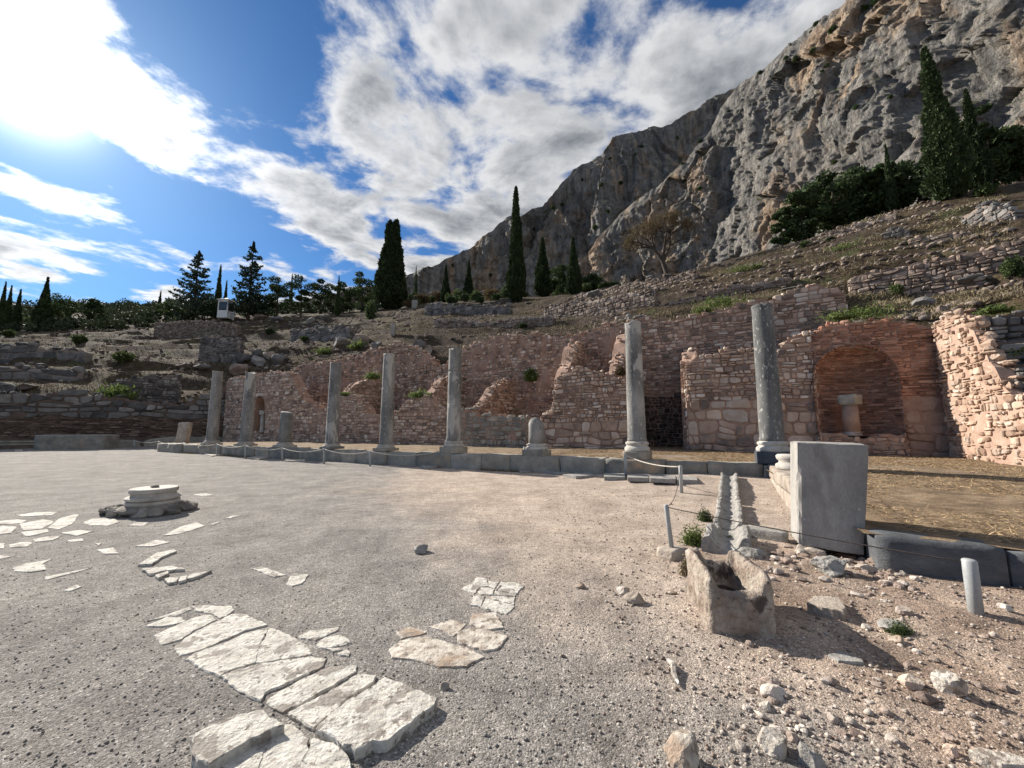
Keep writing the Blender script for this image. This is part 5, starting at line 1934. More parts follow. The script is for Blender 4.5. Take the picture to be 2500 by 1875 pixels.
# ------------------------------------------------------------------ loose rocks in the foreground
ROCKS = [  # zoom, centre foot, width px, height px, material, label
 (Z6, (995, 735), 180, 85, 'grey_marble', 'pale grey boulder in front of the standing block'),
 (Z6, (1155, 705), 80, 42, 'limestone', 'oval tan stone near the right corner of the standing block'),
 (Z6, (1250, 690), 120, 55, 'earth_stone', 'pale stone among rubble beside the dark kerb'),
 (Z6, (1190, 590), 110, 50, 'earth_stone', 'flat pale stone right behind the standing block'),
 (Z6, (1328, 728), 40, 24, 'marble_worn', 'small white stone at the foot of the dark kerb'),
 (Z6, (1585, 1330), 130, 110, 'marble_worn', 'white angular rock casting a long shadow at the lower right'),
 (Z6, (1385, 1290), 115, 62, 'stone_red', 'reddish brick lump left of the white angular rock'),
 (Z6, (1465, 1360), 95, 60, 'earth_stone', 'tan lump just below the reddish brick lump'),
 (Z6, (680, 1262), 85, 55, 'earth_stone', 'brown lump in the dirt below the shadow of the trough'),
 (Z6, (690, 1330), 125, 58, 'earth_stone', 'flat pinkish stone below the brown lump'),
 (Z6, (655, 1385), 60, 48, 'marble_worn', 'small white stone below the flat pinkish stone'),
 (Z6, (712, 1600), 150, 105, 'marble_worn', 'jagged white rock near the bottom edge'),
 (Z6, (878, 1668), 130, 130, 'grey_marble', 'grey white rock cut by the bottom edge right of the jagged white rock'),
 (Z6, (280, 1690), 215, 165, 'marble_worn', 'big cream white rock cut by the bottom edge'),
 (Z6, (985, 1440), 62, 44, 'earth_stone', 'dark edged brown stone in the dirt right of centre bottom'),
 (Z6, (1580, 1610), 75, 60, 'stone_red', 'pink stone near the bottom right'),
 (Z6, (830, 1488), 58, 38, 'earth_stone', 'small grey stone above the jagged white rock'),
 (Z6, (783, 1530), 62, 48, 'earth_stone', 'small tan stone touching the jagged white rock'),
 (Z6, (1290, 1010), 110, 52, 'grey_marble', 'flat pale stone with a little plant growing on it'),
 (Z6, (1310, 1062), 70, 40, 'marble_worn', 'white stone below the little plant'),
 (Z6, (1350, 925), 72, 55, 'earth_stone', 'pinkish stone midway between the trough and the metal post'),
 (Z6, (1835, 900), 60, 36, 'marble_worn', 'small pale stone right of the metal post'),
 (Z5, (1955, 745), 115, 55, 'limestone', 'tan flat rock left of the trough'),
 (Z5, (1882, 695), 80, 48, 'marble_worn', 'whitish lump touching the tan flat rock'),
 (Z5, (1640, 657), 58, 28, 'marble_worn', 'small white stone in mid ground right of the crazed patch'),
 (Z5, (745, 460), 105, 48, 'grey_marble', 'flat grey rock alone in the gravel in mid ground'),
 (Z5, (1540, 1045), 34, 26, 'marble_worn', 'small white stone in the gravel right of the worn slabs'),
 (Z5, (880, 1225), 55, 50, 'marble_worn', 'small white chip above the last slab of the strip'),
 (Z5, (665, 1550), 42, 30, 'grey_marble', 'small grey stone at the tip of the last slab'),
 (Z6, (190, 812), 42, 24, 'marble_worn', 'small whitish stone left of the trough foot'),
 (Z6, (600, 640), 120, 60, 'grey_marble', 'grey stone tucked between the trough and the standing block'),
 (Z6, (945, 760), 60, 25, 'earth_stone', 'small stone before the pale grey boulder'),
]
rng = random.Random(77)
for i, (zf, (cx_, cy_), w_, h_, mt, lab) in enumerate(ROCKS):
    p = gnd(*zf(cx_, cy_), 0.0)
    sc = 0.4974 if zf is Z6 else 0.437
    dist = math.hypot(p.y, CAMH * 0.4)
    k = sc / FPX * (p.y * CP + (0 - CAMH) * SP + 0.0)
    w, h = w_ * k, h_ * k
    v, f = rockmesh(9, 400 + i, 0.65, 0.35)
    v = v * np.array([w * 1.08, w * 0.85, h * 1.15])
    v += np.stack([fbm(v * 14 + j * 7, 3, 410 + i + j) for j in range(3)], 1) * w * 0.07
    o = mk('rock', v, f, M[mt], None, False, loc=(p.x, p.y + w * 0.25, gz(p.x, p.y + w * .25) - 0.012))
    o.rotation_euler.z = rng.uniform(-.5, .5)
    tag(o, lab, 'rock', 'loose rocks in the foreground')
e_ = empty('flat_slab', tuple(gnd(*Z6(940, 850), 0)), 'flat tan slab lying on the dirt right of the trough', 'slab')
slab('slab', [(848, 848), (880, 815), (990, 818), (1028, 862), (1020, 885)], Z6, 0.07, 'limestone', e_, 7)
e_ = empty('flat_slab', tuple(gnd(*Z6(1800, 1600), 0)), 'white slab half buried at the bottom right corner', 'slab')
slab('slab', [(1650, 1570), (1720, 1560), (1900, 1600), (1960, 1650), (1800, 1640)], Z6, 0.05, 'marble_worn', e_, 8)
e_ = empty('flat_slab', tuple(gnd(*Z6(1050, 1110), 0)), 'pale flat slab lying in the shadow of the trough', 'slab')
slab('slab', [(950, 1100), (1010, 1088), (1110, 1120), (1120, 1140), (1000, 1130)], Z6, 0.02, 'grey_marble', e_, 9)
a, b = gnd(*Z6(162, 1128), .02), gnd(*Z6(216, 1248), .02)
v, f = tube([a, a.lerp(b, .3) + Vector((.02, 0, .01)), a.lerp(b, .6), b], [0.012, 0.022, 0.02, 0.006], 6)
c = (a + b) / 2
o = mk('splinter', [Vector(q) - c for q in v], f, M['marble'], None, False, loc=c)
tag(o, 'thin white stone splinter lying on the gravel left of the trough shadow', 'stone')


# small loose stones around the block and the kerb: one kind, strewn
rng = random.Random(99)
protos = []
for k in range(6):
    v, f = rockmesh(4, 500 + k, 0.6, 0.4)
    me = bpy.data.meshes.new('loose_stone')
    me.from_pydata([tuple(q) for q in v], [], [tuple(q) for q in f])
    me.materials.append(M['earth_stone'])
    protos.append(me)
for k in range(190):
    if k < 85:
        u, v_ = Z6(rng.gauss(1160, 150), rng.gauss(690, 75))
    elif k < 130:
        u, v_ = Z6(rng.gauss(740, 60), rng.gauss(640, 50))
    else:
        u, v_ = Z6(rng.uniform(500, 1850), rng.uniform(900, 1600))
    p = gnd(u, v_, 0)
    s = rng.uniform(0.03, 0.11) * (1.25 if k < 130 else 0.75)
    o = bpy.data.objects.new('loose_stone', rng.choice(protos))
    o.location = (p.x, p.y, gz(p.x, p.y) - 0.006)
    o.scale = (s, s * rng.uniform(.6, 1), s * rng.uniform(.35, .7))
    o.rotation_euler.z = rng.uniform(0, 6.28)
    link(o)
    tag(o, 'small loose stone strewn on the dirt around the standing block and kerb', 'stone', 'small stones strewn on the dirt')


# ------------------------------------------------------------------ posts and ropes
def post(zf, foot, top, r, label, lean=True, base=False):
    p = gndz(*zf(*foot), 0.10 if base else 0.0)
    zt = zat(p.x, p.y, zf(0, top[1])[1])
    h = zt - p.z
    e = empty('barrier_post', (p.x, p.y, p.z - (0.10 if base else 0.0)), label, 'post', 'barrier posts')
    tx = at(*zf(*top), p.y).x - at(*zf(foot[0], foot[1]), p.y).x
    v, f = lathe([(r, -0.1), (r, h - 0.012), (r * .8, h), (0.001, h + 0.001)], 12)
    v[:, 0] += np.clip(v[:, 2], 0, 9) / h * tx
    v[:, 2] += 0.10 if base else 0.0
    mk('tube', v, f, M['metal_post'], e, True)
    if base:
        v, f = blockmesh(0.30, 0.26, 0.14, 6, 0.02, 0.02, 77, 6)
        v[:, 2] -= 0.03
        q = mk('foot_block', v, f, M['limestone'], e, True)
        q.rotation_euler.z = 0.5
    return Vector((p.x + tx, p.y, p.z + h - 0.03))


TOPS = []
PL = ['far left barrier post by the end wall', 'barrier post right of the long dark block', 'second barrier post of the sagging rope on the left', 'barrier post before the upright tan slab',
      'barrier post left of the leftmost tall column', 'barrier post right of the second far column', 'barrier post before the flat topped stump', 'barrier post before the fifth tall column',
      'barrier post before the fourth tall column', 'barrier post left of the mid colonnade column', 'barrier post before the pointed stump', 'barrier post before the tall column by the doorway',
      'barrier post nearest the top of the gutter']
PS = [(Z1, (58, 1270), (58, 1205)), (Z1, (850, 1283), (850, 1228)), (Z1, (1000, 1293), (1000, 1235)), (Z1, (1160, 1305), (1160, 1243)), (Z1, (1373, 1330), (1373, 1252)), (Z1, (1553, 1347), (1553, 1260)),
      (Z1, (1787, 1362), (1787, 1277)), (Z1, (2050, 1380), (2050, 1282)), (Z2, (398, 1395), (398, 1297)), (Z2, (828, 1402), (828, 1300)), (Z2, (1375, 1425), (1375, 1272)), (Z2, (2017, 1460), (2012, 1318)),
      (Z3, (449, 1372), (443, 1232))]
for (zf, a, b), lab in zip(PS, PL):
    TOPS.append(post(zf, a, b, 0.045, lab))
TOPS.append(post(Z6, (183, 578), (153, 366), 0.030, 'leaning grey post set in a stone block left of the gutter', base=True))
TOPS.append(post(Z6, (1675, 900), (1640, 634), 0.050, 'thick metal post at the right edge before the dark kerb'))


def rope(a, b, sag, r, mt, label):
    pts = []
    for i in range(13):
        t = i / 12
        p = a.lerp(b, t)
        p.z -= sag * 4 * t * (1 - t)
        pts.append(p)
    c = a.lerp(b, 0.5)
    v, f = tube([p - c for p in pts], r, 6)
    o = mk('rope', v, f, M[mt], None, True, loc=c)
    tag(o, label, 'rope', 'barrier ropes')


RL = ['pale rope sagging right of the long dark block', 'second pale rope sagging on the left', 'pale rope before the leaning tan slab', 'pale rope below the two leftmost columns',
      'pale rope before the second far column', 'pale rope passing the flat topped stump', 'pale rope between the fifth and fourth tall columns', 'pale rope left of the mid colonnade column']
for i in range(1, 9):
    rope(TOPS[i], TOPS[i + 1], 0.16, 0.022, 'rope', RL[i - 1])
rope(TOPS[11], TOPS[12], 0.10, 0.018, 'rope', 'white rope before the right end of the column step')
rope(TOPS[12], TOPS[13], 0.22, 0.006, 'wire', 'thin wire hanging down to the leaning post')
rope(TOPS[13], TOPS[14], 0.02, 0.006, 'wire', 'long thin dark wire crossing in front of the gutter and standing block')


# ------------------------------------------------------------------ old column base on rubble, left
def old_base():
    p = gnd(*Z4(840, 262), 0.0)
    k = 0.437 / FPX * p.y
    W_ = 470 * k
    px_ = p.x * (p.y + W_ * .3) / p.y
    e = empty('column_base', (px_, p.y + W_ * .3, 0), 'weathered round column base on a rubble footing alone on the square', 'column base')
    hr = zat(p.x, p.y + W_ * .2, Z4(0, 165)[1])
    rg = random.Random(4)
    parts = []
    for kk in range(70):
        rr_ = math.sqrt(rg.random()) * 0.5
        th = rg.uniform(0, 6.28)
        s_ = rg.uniform(.16, .34)
        v, f = rockmesh(6, 640 + kk, 0.9, 0.7)
        v = v * np.array([s_ * 1.3, s_, s_ * .8])
        zz = max(0.0, hr * (1.08 - (rr_ * 2) ** 2.2 * 0.75) - s_ * .62)
        parts.append((v + np.array([rr_ * W_ * .76 * math.cos(th), rr_ * W_ * .62 * math.sin(th), zz * rg.uniform(.55, 1.0) - .02]), f))
    v, f = rockmesh(9, 612, 0.25, 0.3)
    v = v * np.array([W_ * .84, W_ * 0.66, 1.0])
    v[:, 2] *= hr * .85 / v[:, 2].max()
    parts.append((v, f))
    v, f = join(parts)
    mk('footing', v, f, M['earth_grey'], e, False)
    ht = zat(p.x, p.y + W_ * .3, Z4(0, 92)[1])
    rw = 105 * k
    b0 = hr * 0.62
    H = ht - b0
    v, f = lathe([(rw * 1.12, b0), (rw * 1.16, b0 + H * .14), (rw * 1.14, b0 + H * .26), (rw * 1.06, b0 + H * .30), (rw * 1.18, b0 + H * .36), (rw * 1.20, b0 + H * .48), (rw * 1.1, b0 + H * .54), (rw * .98, b0 + H * .58),
                  (rw * .96, b0 + H * .72), (rw * 1.04, b0 + H * .78), (rw * 1.06, b0 + H * .92), (rw * 1.02, b0 + H), (0.01, b0 + H * 1.0)], 32, 0.06, 8)
    mk('base', v, f, M['column_base'], e, False, loc=(0.02, 0.0, 0))
    v, f = rockmesh(5, 9, .5, .3)
    mk('stone', v * np.array([.16, .12, .07]), f, M['earth_grey'], e, True, loc=(0.02, 0, ht - 0.005))


M['earth_grey'] = mat('earth_grey', [(0.25, (0.15, 0.13, 0.115)), (0.5, (0.26, 0.235, 0.21)), (0.75, (0.38, 0.35, 0.315))], 5, 8, 0.95, 1.0, 12, 0.03, rnd=0.2)
old_base()
# ------------------------------------------------------------------ long low blocks before the end wall
simple_block('stone_bench', 'long dark low stone block with worn top lying before the left end wall', 'stone block', Z1, [(205, 1290), (655, 1286)], 1.15, 1.6, 'grey_stone', 701, 0.0, 12, 0.05, 0.06)
simple_block('stone_step', 'left stretch of the dark stone step along the end wall', 'step', Z1, [(-240, 1262), (300, 1256)], 1.0, 1.0, 'grey_stone', 702, 0.0, 12, 0.06, 0.06)
simple_block('stone_step', 'right stretch of the dark stone step behind the long low block', 'step', Z1, [(560, 1258), (880, 1256)], 0.95, 0.9, 'stone_grey', 703, 0.0, 12, 0.06, 0.06)
simple_block('stone_step', 'short dark rough block left of the leaning tan slab', 'step', Z1, [(1030, 1258), (1125, 1256)], 1.4, 0.9, 'stone_grey', 704, 0.0, 10, 0.08, 0.08)
# ------------------------------------------------------------------ vegetation
def leafquads(P, size, rng, up=0.0, elong=1.6, outward=None):
    """one small rhombus per point"""
    n = len(P)
    a = rng.normal(size=(n, 3))
    a[:, 2] += up
    if outward is not None:
        a += outward * 0.8
    a /= np.linalg.norm(a, axis=1, keepdims=True)
    b = rng.normal(size=(n, 3))
    b -= (b * a).sum(1, keepdims=True) * a
    b /= np.linalg.norm(b, axis=1, keepdims=True)
    s = (size * rng.uniform(0.6, 1.4, n))[:, None]
    V = np.stack([P - a * s * elong * .5, P + b * s * .5, P + a * s * elong * .5, P - b * s * .5], 1).reshape(-1, 3)
    F = np.arange(n * 4).reshape(n, 4)
    return V, F


def cypress_parts(H, Wd, n, seed, shape=0.8, top2=False):
    rng = np.random.default_rng(seed)
    t = rng.random(n * 2) ** 1.05
    th = rng.uniform(0, 2 * np.pi, n * 2)

    def prof(t):
        return (Wd / 2) * np.clip(1 - t, 0, 1) ** shape * np.minimum(1, (t + 0.02) * 9) ** 0.5 * (1 + 0.12 * np.sin(t * 6))
    q = np.stack([np.cos(th) * 1.6, np.sin(th) * 1.6, t * H / (Wd * 0.42)], -1)
    lump = fbm(q, 3, seed)
    r = prof(t) * (0.88 + 0.46 * lump)
    keep = rng.random(n * 2) < (0.12 + 0.88 * prof(t) / (Wd / 2))
    t, th, r, lump = t[keep], th[keep], r[keep], lump[keep]
    r = r * (1 - 0.33 * rng.random(len(r)) ** 2)
    x, y = r * np.cos(th), r * np.sin(th)
    if top2:
        x = x + np.clip(t - 0.72, 0, 1) * Wd * 0.5 * np.sign(np.cos(th + 0.4)) * (1 - np.clip(t - .55, 0, 1))
    P = np.stack([x, y, t * H * (1 + 0.03 * lump)], -1)
    outw = np.stack([np.cos(th), np.sin(th), np.full_like(th, 0.3)], -1)
    V, F = leafquads(P, Wd * 0.065 + 0.05, rng, 1.6, 2.2, outw)
    # dense dark heart so that the sky does not show through
    hp = [(0.02, 0.03 * H)] + [(float(prof(np.array(k)) * 0.72) + .01, k * H) for k in np.linspace(.05, .93, 14)] + [(0.01, H * 0.96)]
    hv, hf = lathe(hp, 12, 0.12, seed)
    return V, F, hv, hf


def make_cypress(H, Wd, n, seed, label, group, shape=0.8, top2=False, name='cypress_tree'):
    e = empty(name, (0, 0, 0), label, 'tree', group)
    V, F, hv, hf = cypress_parts(H, Wd, n, seed, shape, top2)
    V = V + np.array([0, 0, H * 0.03])
    allv = np.concatenate([V, hv + np.array([0, 0, H * 0.03])])
    q4 = [f for f in hf if len(f) == 4]
    F2 = np.concatenate([F, np.array(q4) + len(V)])
    mk_np('crown', allv, F2, M['leaf_cypress'], e)
    v, f = tube([(0, 0, -0.6), (0, 0, H * 0.05), (0, 0, H * 0.35)], [Wd * .075, Wd * .06, Wd * .03], 7)
    mk('trunk', v, f, M['bark'], e, True)
    return e


def clump(c, rx, rz, n, rng, seed):
    d = rng.normal(size=(n, 3))
    d /= np.linalg.norm(d, axis=1, keepdims=True)
    r = 1 - 0.55 * rng.random(n) ** 1.6
    lump = fbm(d * 2.1 + seed, 3, seed)
    r = r * (0.88 + 0.38 * lump)
    P = d * r[:, None] * np.array([rx, rx, rz]) + np.array(c)
    return P, d


def make_pine(H, Wd, seed, label, group, nc=13, leaf=0.26, dens=420, mt='leaf_pine', name='pine_tree', bare=0.35):
    rng = np.random.default_rng(seed)
    e = empty(name, (0, 0, 0), label, 'tree', group)
    Vs, Fs, o = [], [], 0
    limbs = []
    lean = rng.normal(size=2) * 0.04 * H
    for k in range(nc):
        t = bare + (1 - bare) * (k + 0.5) / nc
        rad = Wd / 2 * (1 - ((t - 0.62) / 0.62) ** 2 * 0.75) * rng.uniform(0.25, 0.75)
        th = k * 2.4 + rng.uniform(-.4, .4)
        c = (lean[0] * t + rad * math.cos(th), lean[1] * t + rad * math.sin(th), t * H * 0.96 - 0.04 * H)
        rx = Wd * rng.uniform(0.15, 0.26)
        P, d = clump(c, rx, rx * 0.55, dens, rng, seed + k)
        V, F = leafquads(P, leaf, rng, 0.4, 1.8, d)
        Vs.append(V)
        Fs.append(F + o)
        o += len(V)
        z0 = max(H * 0.12, c[2] - rad * 0.6)
        limbs.append(tube([(lean[0] * z0 / H, lean[1] * z0 / H, z0), ((c[0] + lean[0] * t) * .5, (c[1] + lean[1] * t) * .5, (z0 + c[2]) / 2 + .05 * H * .2), c], [H * .010, H * .007, H * .003], 5))
    mk_np('crown', np.concatenate(Vs), np.concatenate(Fs), M[mt], e)
    limbs.append(tube([(0, 0, -0.8), (lean[0] * .3, lean[1] * .3, H * .3), (lean[0] * .6, lean[1] * .6, H * .6), (lean[0], lean[1], H * .92)], [H * .024, H * .019, H * .013, H * .004], 8))
    v, f = join(limbs)
    mk('trunk', v, f, M['bark'], e, True)
    return e


def make_cedar(H, Wd, seed, label, group):
    rng = np.random.default_rng(seed)
    e = empty('cedar_tree', (0, 0, 0), label, 'tree', group)
    Ps, limbs = [], []
    z = H * 0.10
    while z < H * 0.97:
        t = z / H
        L = Wd / 2 * (1 - t) ** 0.72 * 1.05 + 0.25
        nb = 6 if t < 0.7 else 4
        ph = rng.uniform(0, 6.28)
        for b in range(nb):
            if rng.random() < 0.14:
                continue
            th = ph + b * 2 * math.pi / nb + rng.uniform(-.35, .35)
            l = L * rng.uniform(0.65, 1.12)
            zz = z + rng.uniform(-.3, .3)
            n = int(62 * (0.3 + l / (Wd / 2)))
            s = rng.random(n) ** 0.7
            sp = (0.05 + 0.16 * s * (1.15 - s)) * l * 1.6
            off = rng.normal(size=n) * sp
            x = l * s
            droop = -0.10 * l * np.sin(s * 2.6) + 0.16 * l * s ** 2
            P = np.stack([x * math.cos(th) - off * math.sin(th), x * math.sin(th) + off * math.cos(th), zz + droop + rng.normal(size=n) * 0.07 * (1 + H / 30) - np.abs(off) * .12], -1)
            Ps.append(P)
            limbs.append(tube([(0, 0, zz), (l * .5 * math.cos(th), l * .5 * math.sin(th), zz - .09 * l), (l * .95 * math.cos(th), l * .95 * math.sin(th), zz + .05 * l)], [.05 + .006 * l, .05, .015], 4))
        z += H * 0.062 * rng.uniform(.8, 1.2)
    n = 200
    t = rng.random(n)
    th = rng.uniform(0, 6.28, n)
    Ps.append(np.stack([np.cos(th) * (1 - t) * .35, np.sin(th) * (1 - t) * .35, H * (.90 + .12 * t)], -1))
    V, F = leafquads(np.concatenate(Ps), 0.34, rng, 0.2, 2.0)
    mk_np('crown', V, F, M['leaf_cedar'], e)
    limbs.append(tube([(0, 0, -1), (0, 0, H * .5), (0, 0, H * .98)], [H * .022, H * .012, .03], 8))
    v, f = join(limbs)
    mk('trunk', v, f, M['bark'], e, True)
    return e


def make_bush(Rd, H, seed, label, group, mt='leaf_bush', leaf=0.14, n=900, name='bush', cat='bush'):
    rng = np.random.default_rng(seed)
    e = empty(name, (0, 0, 0), label, cat, group)
    Ps, ds = [], []
    k = 6
    for i in range(k):
        th = rng.uniform(0, 6.28)
        r = Rd * rng.uniform(0.1, 0.6)
        P, d = clump((r * math.cos(th), r * math.sin(th), H * rng.uniform(.35, .6)), Rd * rng.uniform(.35, .6), H * rng.uniform(.35, .5), n // k, rng, seed + i)
        Ps.append(P)
        ds.append(d)
    V, F = leafquads(np.concatenate(Ps), leaf, rng, 0.5, 1.7, np.concatenate(ds))
    mk_np('foliage', V, F, M[mt], e)
    v, f = join([tube([(0, 0, -0.2), (Rd * .2 * math.cos(a), Rd * .2 * math.sin(a), H * .5)], [Rd * .05, Rd * .02], 5) for a in (0.4, 2.4, 4.6)])
    mk('stem', v, f, M['bark'], e)
    return e


def place(o, p, s=1.0, rz=0.0, label=None, sz=None):
    o.location = p
    o.scale = (s, s, sz or s)
    o.rotation_euler.z = rz
    if label:
        o['label'] = label
    return o


def crest(u, k=1.06):
    """a point just over the crest of the near hill at column u (2212 px)"""
    a = ray(u * 1.1302, 740)[0]
    Y, z = rows_at(np.array([a]))
    y = Y[3][0] * k
    return Vector((a * y, y, tz(a * y, y)))


def hgt(p, vtop):
    return zat(p.x, p.y, vtop * 1.1302) - p.z


def wid(p, wpx):
    return wpx * 1.1302 / FPX * p.y


# --- the big cypresses, each its own
CY = [  # u, vfoot, vtop, wpx, n, shape, kwargs, label, over-crest factor or None for hit()
 (2058, 430, 112, 84, 16000, 0.80, {}, 'largest dark cypress on the right slope in front of the cliff', None),
 (2118, 408, 197, 46, 9000, 0.78, {}, 'slim cypress just right of the largest one', None),
 (1115, 654, 407, 43, 12000, 0.62, {}, 'very tall slender cypress in mid picture against the clouds', None),
 (1173, 641, 515, 44, 9000, 0.85, {}, 'cone shaped cypress right of the very tall slender one', None),
 (1240, 636, 516, 38, 8000, 0.85, {}, 'pointed twin stemmed cypress left of the leafless tree', None),
 (843, 668, 480, 70, 16000, 0.52, {'top2': True}, 'broad dark cypress with split top behind the middle columns', None),
 (897, 652, 575, 11, 2500, 0.8, {}, 'thin cypress right of the broad dark cypress', None),
 (728, 684, 597, 13, 2500, 0.75, {}, 'thin cypress on the crest left of the broad dark cypress', None),
 (626, 676, 592, 10, 2500, 0.7, {}, 'thin pole like cypress right of the taller cedar', None),
 (962, 640, 570, 26, 3500, 0.95, {}, 'small conical cypress below the mountain foot on the left', 1.5),
 (1012, 640, 563, 28, 3500, 0.9, {}, 'small conical cypress nearest the very tall slender cypress', 1.5),
 (96, 700, 602, 34, 5000, 0.9, {}, 'pointed cypress rising above the woods on the left', 1.0),
 (20, 712, 618, 17, 3000, 0.8, {}, 'middle one of the three cypresses at the left edge', 1.0),
 (6, 712, 610, 18, 3000, 0.8, {}, 'cypress nearest the left edge', 1.02),
 (41, 716, 626, 18, 3000, 0.75, {}, 'right one of the three cypresses at the left edge', 0.98),
 (470, 684, 574, 17, 3000, 0.7, {}, 'pointed cypress just left of the white kiosk between the cedars', 1.03),
 (486, 684, 606, 12, 2000, 0.7, {}, 'small thin cypress above the white kiosk', 1.04),
 (1954, 452, 312, 24, 3500, 0.9, {}, 'small dark cypress among the pines on the right slope', 1.04),
 (1735, 505, 430, 14, 2500, 0.85, {}, 'short thin cypress beside the lamp post', 1.05),
 (150, 690, 640, 12, 1800, 0.8, {}, 'little cypress in the woods left of the picture middle hill', 1.1),
 (345, 690, 628, 12, 1800, 0.8, {}, 'little cypress tip above the left woods', 1.2),
]
for i, (u, vf, vt, wp, n, shp, kw, lab, k) in enumerate(CY):
    p = hit(u, vf) if k is None else crest(u, k)
    H, Wd = hgt(p, vt), wid(p, wp)
    e = make_cypress(H, Wd, n, 800 + i, lab, 'cypresses', shp, **kw)
    place(e, p - Vector((0, 0, 0.2)))
    if i == 0:
        e.rotation_euler.y = -0.045
# --- cedars
for u, vf, vt, wp, lab in [(420, 688, 546, 108, 'wide tiered cedar left of the white kiosk'), (538, 692, 526, 92, 'tall tiered cedar right of the white kiosk')]:
    p = crest(u, 0.97)
    e = make_cedar(hgt(p, vt), wid(p, wp), int(u), lab, 'tiered cedars')
    place(e, p)
# --- pines on the crest and the dark group on the right
PN = [
 (600, 684, 602, 66, 1.02, 'dark pine right of the taller cedar on the crest'), (652, 680, 598, 62, 1.06, 'second dark pine right of the taller cedar'), (692, 680, 602, 60, 1.1, 'third dark pine right of the taller cedar'),
 (742, 678, 612, 56, 1.12, 'low dark pine behind the thin crest cypress'), (783, 676, 590, 66, 1.15, 'dark pine left of the broad split cypress'), (566, 690, 640, 70, 1.0, 'low bushy pine under the taller cedar'),
 (450, 688, 640, 60, 1.05, 'low bushy pine between the cedars'), (375, 690, 650, 64, 1.03, 'low bushy pine left of the wide cedar'),
 (128, 700, 640, 74, 1.02, 'round dark tree beside the pointed cypress on the left'), (205, 700, 646, 46, 1.05, 'dark tree on the left skyline woods'), (1745, 510, 415, 96, 1.03, 'leftmost pine of the dark group on the right slope'),
 (1815, 492, 375, 150, 1.08, 'broad pine in the middle of the dark group on the right slope'), (1888, 475, 372, 140, 1.12, 'pine right of the middle of the dark group'), (1962, 455, 362, 130, 1.10, 'pine left of the largest cypress'),
 (1700, 528, 452, 50, 1.02, 'small pine at the left tip of the dark group'), (2020, 440, 350, 90, 1.2, 'pine hidden behind the largest cypress'),
 (2180, 400, 290, 130, 1.05, 'spreading dark pine at the right edge'), (2170, 400, 218, 70, 1.2, 'tall ragged spruce like tree at the right edge'), (2250, 390, 280, 120, 1.08, 'dark pine cut by the right edge'),
 (1205, 640, 578, 70, 1.2, 'umbrella pine between the two cone shaped cypresses'), (1275, 630, 596, 60, 1.15, 'green shrub pine right of the twin stemmed cypress'),
]
for i, (u, vf, vt, wp, k, lab) in enumerate(PN):
    p = crest(u, k)
    H, Wd = hgt(p, vt), wid(p, wp)
    e = make_pine(H, Wd, 900 + i, lab, 'pines', 14 if wp > 90 else 11, 0.20 + 0.006 * Wd, 400 if wp > 90 else 340, bare=0.15 if u > 1650 or vf - vt < 60 else 0.3)
    place(e, p)


# --- the leafless tree under the cliff
def bare_tree():
    p = hit(1445, 600)
    H = hgt(p, 452)
    rng = random.Random(5)
    e = empty('leafless_tree', p, 'leaning brownish half bare tree in front of the cliff', 'tree')
    limbs, tips = [], []

    def grow(a, d, L, r, lev):
        b = a + d * L
        m_ = a.lerp(b, .5) + Vector((rng.uniform(-.06, .06), rng.uniform(-.06, .06), rng.uniform(-.02, .06))) * L
        limbs.append(tube([a, m_, b], [r, r * .85, r * .68], 6 if lev < 2 else 4, False))
        if lev >= 5:
            tips.append(b)
            tips.append(m_)
            return
        if lev >= 3:
            tips.append(b)
        for k in range(3 if lev < 4 else 2):
            ax = Vector((rng.gauss(0, 1), rng.gauss(0, 1), rng.gauss(0, .6)))
            nd = (d + ax.normalized() * (0.75 if lev else 0.6) + Vector((-0.12, 0, 0.10))).normalized()
            grow(b, nd, L * rng.uniform(.62, .84), r * rng.uniform(.52, .68), lev + 1)
    grow(Vector((0, 0, -0.4)), Vector((-0.28, 0, 1)).normalized(), H * 0.30, H * 0.038, 0)
    grow(Vector((-H * .07, 0, H * .24)), Vector((0.45, 0.1, 0.9)).normalized(), H * 0.26, H * 0.022, 1)
    v, f = join(limbs)
    mk('trunk', v, f, M['bark'], e, True)
    g = np.random.default_rng(3)
    T = np.array([tuple(t) for t in tips])
    P = np.repeat(T, 20, 0) + g.normal(size=(len(T) * 20, 3)) * H * 0.034
    P = P[P[:, 2] > H * .22]
    V, F = leafquads(P, 0.075, g, 0.2, 1.8)
    mk_np('crown', V, F, M['leaf_brown'], e)


bare_tree()
# --- scrub below the mountain, on the slope and on the cliff: copies of a few shrubs
proto = [make_bush(1.0, 1.3, 1000 + k, 'shrub', None, 'leaf_bush' if k < 3 else ('leaf_pine' if k < 5 else 'leaf_brown'), 0.11, 1300) for k in range(6)]
first = [True] * 6


def shrub(k, p, s, lab, grp, sz=None):
    if first[k]:
        o = proto[k]
        first[k] = False
    else:
        o = copy_tree(proto[k])
    o['label'] = lab
    o['group'] = grp
    place(o, p, s, random.Random(int(p.x * 91 + p.y * 7)).uniform(0, 6.28), sz=sz)
    return o


